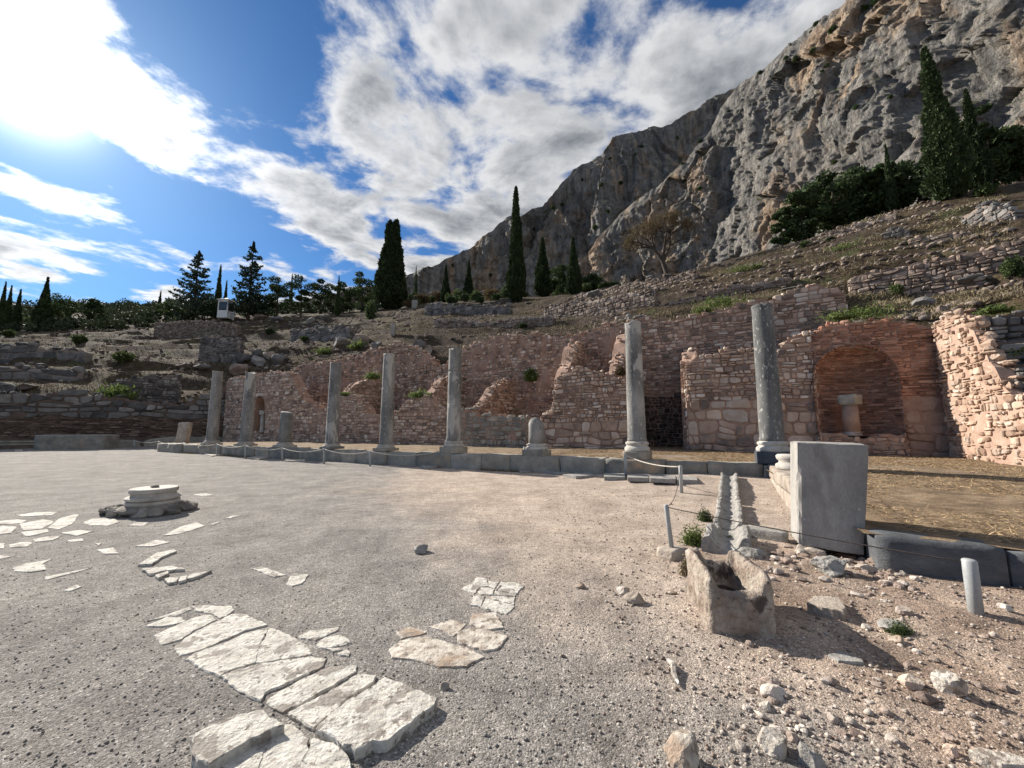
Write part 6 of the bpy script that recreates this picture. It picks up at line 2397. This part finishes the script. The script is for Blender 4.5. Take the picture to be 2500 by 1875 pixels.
rng = random.Random(31)
for i in range(70):
    u = rng.uniform(880, 1330)
    p = crest(u, rng.uniform(1.02, 2.1))
    s = rng.uniform(1.0, 2.4) * (p.y / 90)
    shrub(rng.choice([0, 1, 3, 4, 3, 4, 5]), p, s, 'dense shrub in the thicket at the foot of the mountain', 'shrubs at the foot of the mountain')
SH = [(560, 858, .9, 'x')]
for i, (u, v, w, h, k, lab) in enumerate([
        (165, 745, 46, 30, 0, 'green bush on the upper left slope'), (272, 783, 60, 30, 0, 'green bush in mid left slope'), (98, 705, 66, 26, 1, 'light green rounded bush near the left cypresses'), (18, 726, 34, 20, 1, 'light green bush at the left edge'),
        (1660, 812, 1, 1, 1, None), (495, 706, 40, 16, 3, 'dark low bush below the white kiosk'), (585, 722, 30, 16, 3, 'dark low bush right of the kiosk slope'), (655, 738, 26, 18, 0, 'small green bush among the mid slope blocks'),
        (1935, 634, 44, 30, 1, 'olive green bush at the foot of the upper right wall'), (2006, 622, 38, 32, 0, 'dark green bush against the upper right wall'), (2190, 612, 56, 58, 0, 'large green bush at the right edge on the terrace'),
        (1738, 533, 26, 20, 1, 'small bush by the lamp post'), (1795, 520, 24, 12, 3, 'low dark shrub on the right slope'), (2135, 422, 60, 36, 0, 'round green bush right of the largest cypress'), (800, 690, 40, 56, 1, 'pale olive shrub left of the broad split cypress'),
        (1090, 640, 14, 40, 1, 'yellowish shrub left of the very tall slender cypress'), (1635, 580, 24, 9, 0, 'low green shrub on the grassy right slope'), (1130, 707, 34, 12, 3, 'dark weeds in mid slope'), (1360, 692, 24, 10, 0, 'small weeds left of the capped column')]):
    if lab is None:
        continue
    p = hit(u, v)
    shrub(k, p - Vector((0, 0, .1)), wid(p, w) / 2.1, lab, 'bushes on the slope', wid(p, h) / 1.45)
# on the cliff faces and ridge lines
for i in range(46):
    if i < 26:
        a_ = rng.randrange(60, 500)
        j = rng.choice([rng.randrange(235, 268), rng.randrange(60, 260)])
        q = NEAR_P[a_, j]
        s = rng.uniform(1.0, 2.6)
        lab = 'dark shrub clinging to the near cliff face'
    else:
        a_ = rng.randrange(60, 400)
        j = rng.choice([149, 147, rng.randrange(70, 140)])
        q = FAR_P[a_, j]
        s = rng.uniform(1.8, 4.5)
        lab = 'dark shrub on the far mountain ridge'
    if not (-50 < proj(q)[0] < 2600 and -50 < proj(q)[1]):
        continue
    shrub(rng.choice([0, 3, 4, 4]), Vector(q) - Vector((0, 0, s * .3)), s, lab, 'shrubs on the cliffs')
for i, (u, v, s) in enumerate([(1860, 18, 4.2), (1895, 5, 3.4), (1760, 52, 3.0), (1795, 70, 4.0), (1720, 130, 2.6), (1755, 120, 2.4), (1675, 170, 2.6), (1640, 160, 2.2), (1850, 235, 2.2), (1925, 210, 1.6), (1480, 390, 2.6), (1500, 300, 2.5), (1475, 355, 2.0)]):
    # nearest cliff vertex to that line of sight
    d0 = np.array([(0)])
    w_ = NEAR_P[:, :268].reshape(-1, 3)
    a_, c_ = ray(u * 1.1302, v * 1.1302)
    e_ = np.abs(w_[:, 0] / w_[:, 1] - a_) + np.abs((w_[:, 2] - CAMH) / w_[:, 1] - c_)
    q = w_[np.argmin(e_)]
    shrub([0, 3, 4][i % 3], Vector(q) - Vector((0, 0, s * .4)), s, 'large dark bush rooted on a ledge of the near cliff', 'bushes rooted on cliff ledges')
for k in range(6):
    if first[k]:
        for ch in list(proto[k].children):
            bpy.data.objects.remove(ch, do_unlink=True)
        bpy.data.objects.remove(proto[k], do_unlink=True)

# --- fresh green weeds on the walls
def weeds(zf, pos, wpx, hpx, label, D=None, mt='leaf_fresh', p=None):
    u, v = zf(*pos)
    if p is None:
        if D:
            a, c = ray(u, v)
            Y = D / (E2.x * a + E2.y)
            p = Vector((a * Y, Y, CAMH + c * Y))
        else:
            p = hit(u / 1.1302, v / 1.1302)
    k = {Z1: .3858, Z2: .3858, Z3: .4762, Z6: .4974, S: 1.1302, Z7: .2501}[zf] / FPX * p.y
    rngn = np.random.default_rng(int(u) + int(v))
    e = empty('weed_tuft', p, label, 'plant', 'green weeds')
    near = p.y < 9
    n = 1500 if near else 700
    d = rngn.normal(size=(n, 3))
    P = np.stack([d[:, 0] * wpx * k * .22, d[:, 1] * wpx * k * .16, np.abs(d[:, 2]) * hpx * k * .38], -1)
    V, F = leafquads(P, hpx * k * 0.055 if near else max(0.05, hpx * k * 0.14), rngn, 1.0, 3.0)
    mk_np('leaves', V, F, M[mt], e)
    return e


weeds(Z2, (120, 690), 140, 40, 'bright green weed cushion on boulders left of the middle columns')
weeds(Z2, (325, 650), 110, 45, 'green weed cushion among boulders above the fourth tall column')
weeds(Z2, (415, 840), 100, 40, 'yellow green weeds on the red cross wall behind the fourth tall column', DF + 1.5)
weeds(Z2, (235, 945), 80, 22, 'small green weeds on the low rounded wall stub', DF + .3)
weeds(Z2, (712, 958), 120, 45, 'bright green weeds on the stepped red rubble wall', DF + .3)
weeds(Z2, (1422, 850), 80, 70, 'green plant growing out of the red back wall', DB - .15)
weeds(Z2, (1985, 815), 60, 50, 'dry yellowish plant on the big red pier', DF - .1, 'leaf_brown')
weeds(Z3, (660, 405), 250, 36, 'long bright green weeds on the tall rubble wall', DB + .5)
weeds(Z3, (560, 445), 100, 30, 'green weeds on the left part of the tall rubble wall', DB + .4)
weeds(Z3, (1370, 458), 350, 34, 'bright grass strip on top of the arched niche', DF + 1.2)
weeds(Z3, (1270, 478), 160, 26, 'grass tuft above the left shoulder of the arch', DF + .8)
weeds(Z3, (2060, 445), 160, 34, 'green tuft on the rubble above the sunlit wall', DF - 1.0)
weeds(Z3, (2170, 670), 120, 50, 'green tuft lower down the rubble at the right edge', DF - 3.0)
weeds(Z3, (1290, 128), 190, 24, 'pale green grass patch on the right slope')
weeds(Z3, (780, 238), 220, 24, 'green grass patch on the slope above the small stone wall')
weeds(Z1, (740, 950), 220, 80, 'yellow green bush on the left end wall', p=at(*Z1(740, 965), 36.5))
weeds(Z1, (1245, 415), 70, 40, 'small yellow leaved sapling near the wide cedar', p=hit(*[q / 1.1302 for q in Z1(1245, 440)]))
weeds(Z6, (290, 545), 110, 90, 'green weed growing beside the gutter', p=gnd(*Z6(290, 565), 0))
weeds(Z6, (300, 640), 70, 90, 'thin dry weed at the left side of the trough', p=gnd(*Z6(262, 720), 0), mt='drygrass')
weeds(Z6, (470, 525), 60, 20, 'tiny green weed inside the gutter', p=gnd(*Z6(470, 535), 0.03))
weeds(Z6, (1300, 980), 110, 60, 'little grey green plant on a pale stone', p=gnd(*Z6(1300, 1000), 0.02), mt='leaf_bush')
weeds(Z6, (350, 430), 60, 60, 'pale grass tuft left of the gutter', p=gnd(*Z6(345, 445), 0), mt='leaf_bush')


# --- kiosk
def kiosk():
    p = crest(490, 0.93)
    H = hgt(p, 645)
    w = wid(p, 20)
    e = empty('kiosk', p, 'small white wooden watch kiosk between the two cedars', 'kiosk')
    for sx in (-1, 1):
        for sy in (-1, 1):
            v, f = blockmesh(0.22, 0.22, H * .86, 3, 0.01, 0)
            mk('post', v, f, M['white_paint'], e, loc=(sx * w / 2, sy * w / 2, 0))
    for (a, b, c, d) in ((0, -1, w, .12), (0, 1, w, .12), (-1, 0, .12, w), (1, 0, .12, w)):
        v, f = blockmesh(c - .05, d - .02, H * .36, 3, 0.01, 0)
        mk('panel', v, f, M['white_paint'], e, loc=(a * w / 2, b * w / 2, 0.05))
        v, f = blockmesh(max(c - .3, .06), max(d - .3, .06), H * .36, 3, 0.0, 0)
        mk('window', v, f, M['dark_glass'], e, loc=(a * w / 2, b * w / 2, H * .42))
        v, f = blockmesh(c - .05, d - .02, H * .08, 3, 0.01, 0)
        mk('lintel', v, f, M['white_paint'], e, loc=(a * w / 2, b * w / 2, H * .78))
    v, f = lathe([(w * .92, H * .86), (w * .95, H * .89), (w * .1, H * 1.02), (0.01, H * 1.03)], 4)
    a = math.pi / 4
    v = np.stack([v[:, 0] * math.cos(a) - v[:, 1] * math.sin(a), v[:, 0] * math.sin(a) + v[:, 1] * math.cos(a), v[:, 2]], 1)
    mk('roof', v, f, M['white_paint'], e)
    # steps railing
    q = p + Vector((w * .95, -0.5, 0))
    v, f = join([blockmesh(.12, .12, H * .30, 3, .01, 0)] + [(np.array(blockmesh(w * .7, .08, .10, 3, .01, 0)[0]) + np.array([w * .3, 0, z]), blockmesh(1, 1, 1, 3, 0, 0)[1]) for z in (H * .15, H * .28)])
    o = mk('railing', v, f, M['white_paint'], e, loc=(w * .6, -0.5, 0))


kiosk()


def lamp_post():
    p = hit(1707, 524)
    H = hgt(p, 466)
    e = empty('lamp_post', p, 'thin pale lamp post on the right slope left of the dark pines', 'lamp post')
    v, f = tube([(0, 0, -.3), (0, 0, H)], [.06, .045], 8)
    mk('pole', v, f, M['metal_post'], e, True)
    v, f = blockmesh(.5, .2, .12, 4, .03, 0)
    mk('lamp_head', v, f, M['metal_post'], e, True, loc=(-.15, 0, H - .02))


lamp_post()
# --- small upright marker stones seen on the slope
for i, (u, v, w, h, lab) in enumerate([(849, 728, 9, 28, 'thin pale marker stone below the broad split cypress'), (896, 668, 12, 20, 'grey upright block near the thin cypress in mid slope'), (460, 655, 1, 1, None)]):
    if not lab:
        continue
    p = hit(u, v)
    vv, ff = blockmesh(wid(p, w), wid(p, w) * .8, wid(p, h), 5, 0.03, 0.02, 3)
    o = mk('marker_stone', vv, ff, M['grey_marble'], None, True, loc=p - Vector((0, 0, .1)))
    tag(o, lab, 'stone')
# --- boulders on the hillside
BO = [
 (515, 812, 42, 26, 'grey boulder on the wall top left of the second far column'), (528, 784, 40, 26, 'large grey boulder above the leftmost columns'), (556, 790, 34, 26, 'grey boulder beside the large one above the leftmost columns'),
 (580, 776, 30, 22, 'grey block tilted above the second far column'), (608, 786, 42, 24, 'dark boulder above the flat topped stump'), (560, 770, 34, 18, 'flat grey block high above the second far column'),
 (395, 796, 32, 14, 'single long boulder on the grassy bank at the left'), (440, 800, 40, 12, 'low grey stones on the grassy bank right of the long boulder'), (736, 748, 42, 24, 'grey boulder left of the brown mound'),
 (776, 745, 46, 26, 'pair of large grey boulders below the broad cypress'), (815, 752, 30, 18, 'small grey boulder below the broad cypress'), (905, 752, 30, 26, 'grey boulder on the red wall near the mid colonnade column'), (925, 768, 22, 24, 'dark boulder right of it above the mid colonnade'),
 (1378, 690, 34, 14, 'flat stone balanced above the tall column by the doorway'), (1360, 716, 20, 24, 'dark square block left of the tall column top'), (1040, 640, 26, 18, 'pale boulder below the small conical cypress'), (1285, 640, 44, 16, 'grey boulder on the crest right of the twin cypress'),
 (1410, 612, 36, 18, 'grey boulder below the leafless tree'), (1440, 606, 30, 18, 'grey boulder right under the leafless tree trunk'), (1668, 528, 22, 18, 'grey boulder beside the lamp post'), (1712, 628, 60, 10, 'low stones on the slope edge right of centre'),
 (2000, 640, 34, 16, 'pale boulder at the foot of the upper right wall'), (2090, 632, 60, 16, 'row end boulder on the right terrace'), (1995, 662, 40, 24, 'grey boulder above the niche right shoulder'), (2040, 676, 30, 20, 'tan boulder above the sunlit wall'),
 (600, 694, 30, 14, 'grey block on the crest right of the tall cedar'), (670, 696, 26, 14, 'grey block on the crest right of the pole like cypress'), (565, 690, 34, 12, 'flat block on the crest below the tall cedar'), (700, 690, 22, 12, 'small block on the crest near the thin cypress'),
 (10, 848, 60, 22, 'big dark boulder at the left edge on the end wall'), (60, 842, 44, 14, 'pale topped boulder on the left end wall'),
]
for i, (u, v, w, h, lab) in enumerate(BO):
    if i == 13:
        p = agora(t_of(*S(u, v), DB + .4)[0], DB + .4, 0)
        p.z = zat(p.x, p.y, v * 1.1302)
    else:
        p = hit(u, v)
    vv, ff = rockmesh(7, 1200 + i, 0.75, 0.3)
    o = mk('boulder', vv * np.array([wid(p, w), wid(p, w) * .8, wid(p, h) * 1.2]), ff, M['stone_grey'] if i % 3 else M['stone_hill'], None, False, loc=p - Vector((0, 0, wid(p, h) * .1)))
    o.rotation_euler.z = (i * 1.7) % 1.0 - .5
    tag(o, lab, 'boulder', 'boulders on the hillside')
# ------------------------------------------------------------------ uncountable small stuff
def scatter_pebbles():
    g = np.random.default_rng(2)
    n = 34000
    Y = 1.7 + 9.0 * g.random(n) ** 2.0
    X = (g.random(n) * 2 - 1) * 1.45 * Y
    s = 0.0035 + 0.0125 * g.random(n) ** 3.5
    s = s * np.where(X > 0.8, 1.35, np.where(X < -0.2, 0.72, 0.9)) * np.where((X > 1.0) & (g.random(n) < .015), 2.4, 1.0)
    base = np.array([[1, 0, 0], [0, 1, 0], [-1, 0, 0], [0, -1, 0], [0, 0, 1], [0, 0, -1]], float)
    V = base[None] * (g.uniform(.6, 1.3, (n, 6, 1))) * np.stack([s, s * g.uniform(.6, 1, n), s * g.uniform(.4, .8, n)], -1)[:, None, :]
    a = g.uniform(0, 6.28, n)
    c, d = np.cos(a)[:, None], np.sin(a)[:, None]
    V = np.stack([V[..., 0] * c - V[..., 1] * d, V[..., 0] * d + V[..., 1] * c, V[..., 2]], -1)
    V += np.stack([X, Y, gz_np(X, Y) + s * 0.3], -1)[:, None, :]
    F = np.array([[0, 1, 4], [1, 2, 4], [2, 3, 4], [3, 0, 4], [1, 0, 5], [2, 1, 5], [3, 2, 5], [0, 3, 5]])
    F = (F[None] + (np.arange(n) * 6)[:, None, None]).reshape(-1, 3)
    right = X > 0.55 + 0.5 * g.normal(size=n)
    for nm, m, mt, lab in (('gravel', ~right, 'gravel', 'grey gravel chippings covering the square'), ('gravel', right, 'earth_stone', 'pinkish pebbles on the trodden earth at the right')):
        idx = np.nonzero(m)[0]
        Vv = V[idx].reshape(-1, 3)
        Ff = (np.array([[0, 1, 4], [1, 2, 4], [2, 3, 4], [3, 0, 4], [1, 0, 5], [2, 1, 5], [3, 2, 5], [0, 3, 5]])[None] + (np.arange(len(idx)) * 6)[:, None, None]).reshape(-1, 3)
        o = mk_np(nm, Vv, Ff, M[mt])
        tag(o, lab, 'gravel', kind='stuff')


def blades(name, P, L, wdt, mt, label, cat, seed, up=1.0):
    g = np.random.default_rng(seed)
    n = len(P)
    d = g.normal(size=(n, 3))
    d[:, 2] = np.abs(d[:, 2]) * up
    d /= np.linalg.norm(d, axis=1, keepdims=True)
    l = (L * g.uniform(.5, 1.4, n))[:, None]
    sd = np.cross(d, g.normal(size=(n, 3)))
    sd /= np.linalg.norm(sd, axis=1, keepdims=True)
    w = (wdt * g.uniform(.6, 1.4, n))[:, None]
    V = np.stack([P - sd * w, P + sd * w, P + d * l], 1).reshape(-1, 3)
    o = mk_np(name, V, np.arange(n * 3).reshape(n, 3), M[mt])
    tag(o, label, cat, kind='stuff')
    return o


def straw():
    g = np.random.default_rng(5)
    n = 130000
    d = 6.3 + (DF + 0.0 - 6.3) * g.random(n)
    t = T0 - 10 + (10 + 8) * g.random(n)
    m = (d > DS + 0.8) | (t < T0 - 0.5)
    d, t = d[m], t[m]
    P = np.array(E1)[None] * t[:, None] + np.array(E2)[None] * d[:, None]
    q = P.copy()
    z = ZF + fbm(q * 0.5 * np.array([1, 1, 1]) + 0, 3, 31) * 0.05
    qq = q.copy()
    qq[:, 2] = 0
    z = ZF + fbm(qq * 0.5, 3, 31) * 0.05 + fbm(qq * 2.2, 3, 32) * 0.02 - np.clip((12.5 - d) / 6.0, 0, 1) * 0.14
    P[:, 2] = z + 0.003
    keep = fbm(qq * 0.8, 3, 8) + 0.35 * g.random(len(P)) > -0.05
    P = P[keep]
    blades('straw', P, 0.085, 0.0035, 'straw', 'brown dry straw covering the portico floor', 'straw', 6, 0.18)


def hill_grass():
    g = np.random.default_rng(7)
    n = 140000
    a0, a1 = ROWS[0][0][1], ROWS[0][0][-2]
    a = a0 + (a1 - a0) * g.random(n)
    Y, z = rows_at(a)
    f = g.random(n) ** 1.7
    y = Y[0] + (Y[3] - Y[0]) * f
    x = a * y
    m = fbm(np.stack([x, y, x * 0], -1) * 0.3, 4, 15) + 0.3 * g.random(n) > 0.02
    x, y = x[m], y[m]
    P = np.stack([x, y, tz_np(x, y) - 0.03], -1)
    blades('dry_grass', P, 0.30, 0.022, 'drygrass', 'pale dry grass covering the terraces of the hillside', 'grass', 8, 1.5)


def rubble_field():
    g = np.random.default_rng(12)
    n = 6500
    a0, a1 = ROWS[0][0][1], ROWS[0][0][-2]
    a = a0 + (a1 - a0) * g.random(n)
    Y, z = rows_at(a)
    y = Y[0] + (Y[3] - Y[0]) * g.random(n) ** 1.5
    x = a * y
    m = fbm(np.stack([x, y, x * 0], -1) * 0.22, 3, 44) > 0.0
    x, y = x[m], y[m]
    zz = tz_np(x, y)
    protos = [rockmesh(3, 1300 + k, .7, .5) for k in range(8)]
    Vs, Fs, o = [], [], 0
    for i in range(len(x)):
        v, f = protos[i % 8]
        s = g.uniform(.15, .50) * (1 + y[i] / 90)
        v = v * np.array([s, s * .8, s * .55])
        Vs.append(v + np.array([x[i], y[i], zz[i] - .04]))
        Fs.append(np.array(f) + o)
        o += len(v)
    ob = mk_np('rubble', np.concatenate(Vs), np.concatenate(Fs), M['stone_hill'])
    tag(ob, 'fallen rubble stones strewn over the hillside', 'rubble', kind='stuff')


def woodland():
    """the far wooded hill on the left: reads as one mass"""
    g = np.random.default_rng(14)
    Vs, Fs, o = [], [], 0
    for i in range(420):
        u = g.uniform(-250, 900)
        k = g.uniform(1.02, 2.3)
        p = crest(u, k)
        if i > 330:
            p = crest(g.uniform(-200, 420), g.uniform(0.90, 1.05))
        r = g.uniform(1.6, 3.4) * (p.y / 140)
        n = 150
        P, d = clump((p.x, p.y, p.z + r * .55), r, r * .75, n, g, i)
        V, F = leafquads(P, 0.42 * p.y / 140 + .1, g, .5, 1.5, d)
        Vs.append(V)
        Fs.append(F + o)
        o += len(V)
    ob = mk_np('woodland', np.concatenate(Vs), np.concatenate(Fs), M['leaf_wood'])
    tag(ob, 'dull green wooded hill along the left skyline', 'woodland', kind='stuff')


M['leaf_wood'] = leafmat('leaf_wood', (0.016, 0.025, 0.014), (0.058, 0.074, 0.038), 0.15)


def foot_weeds():
    g = np.random.default_rng(23)
    n = 9000
    t = T0 - 0.3 + 34 * g.random(n)
    d = DS - 0.02 - 0.35 * g.random(n) ** 2
    keep = fbm(np.stack([t * 0.7, d * 0, d * 0], -1), 3, 5) + 0.25 * g.random(n) > 0.08
    P = np.array(E1)[None] * t[keep][:, None] + np.array(E2)[None] * d[keep][:, None]
    blades('dry_weeds', P, 0.13, 0.008, 'drygrass', 'dry weeds growing along the foot of the column step', 'grass', 24, 1.4)


scatter_pebbles()
foot_weeds()
straw()
hill_grass()
rubble_field()
woodland()
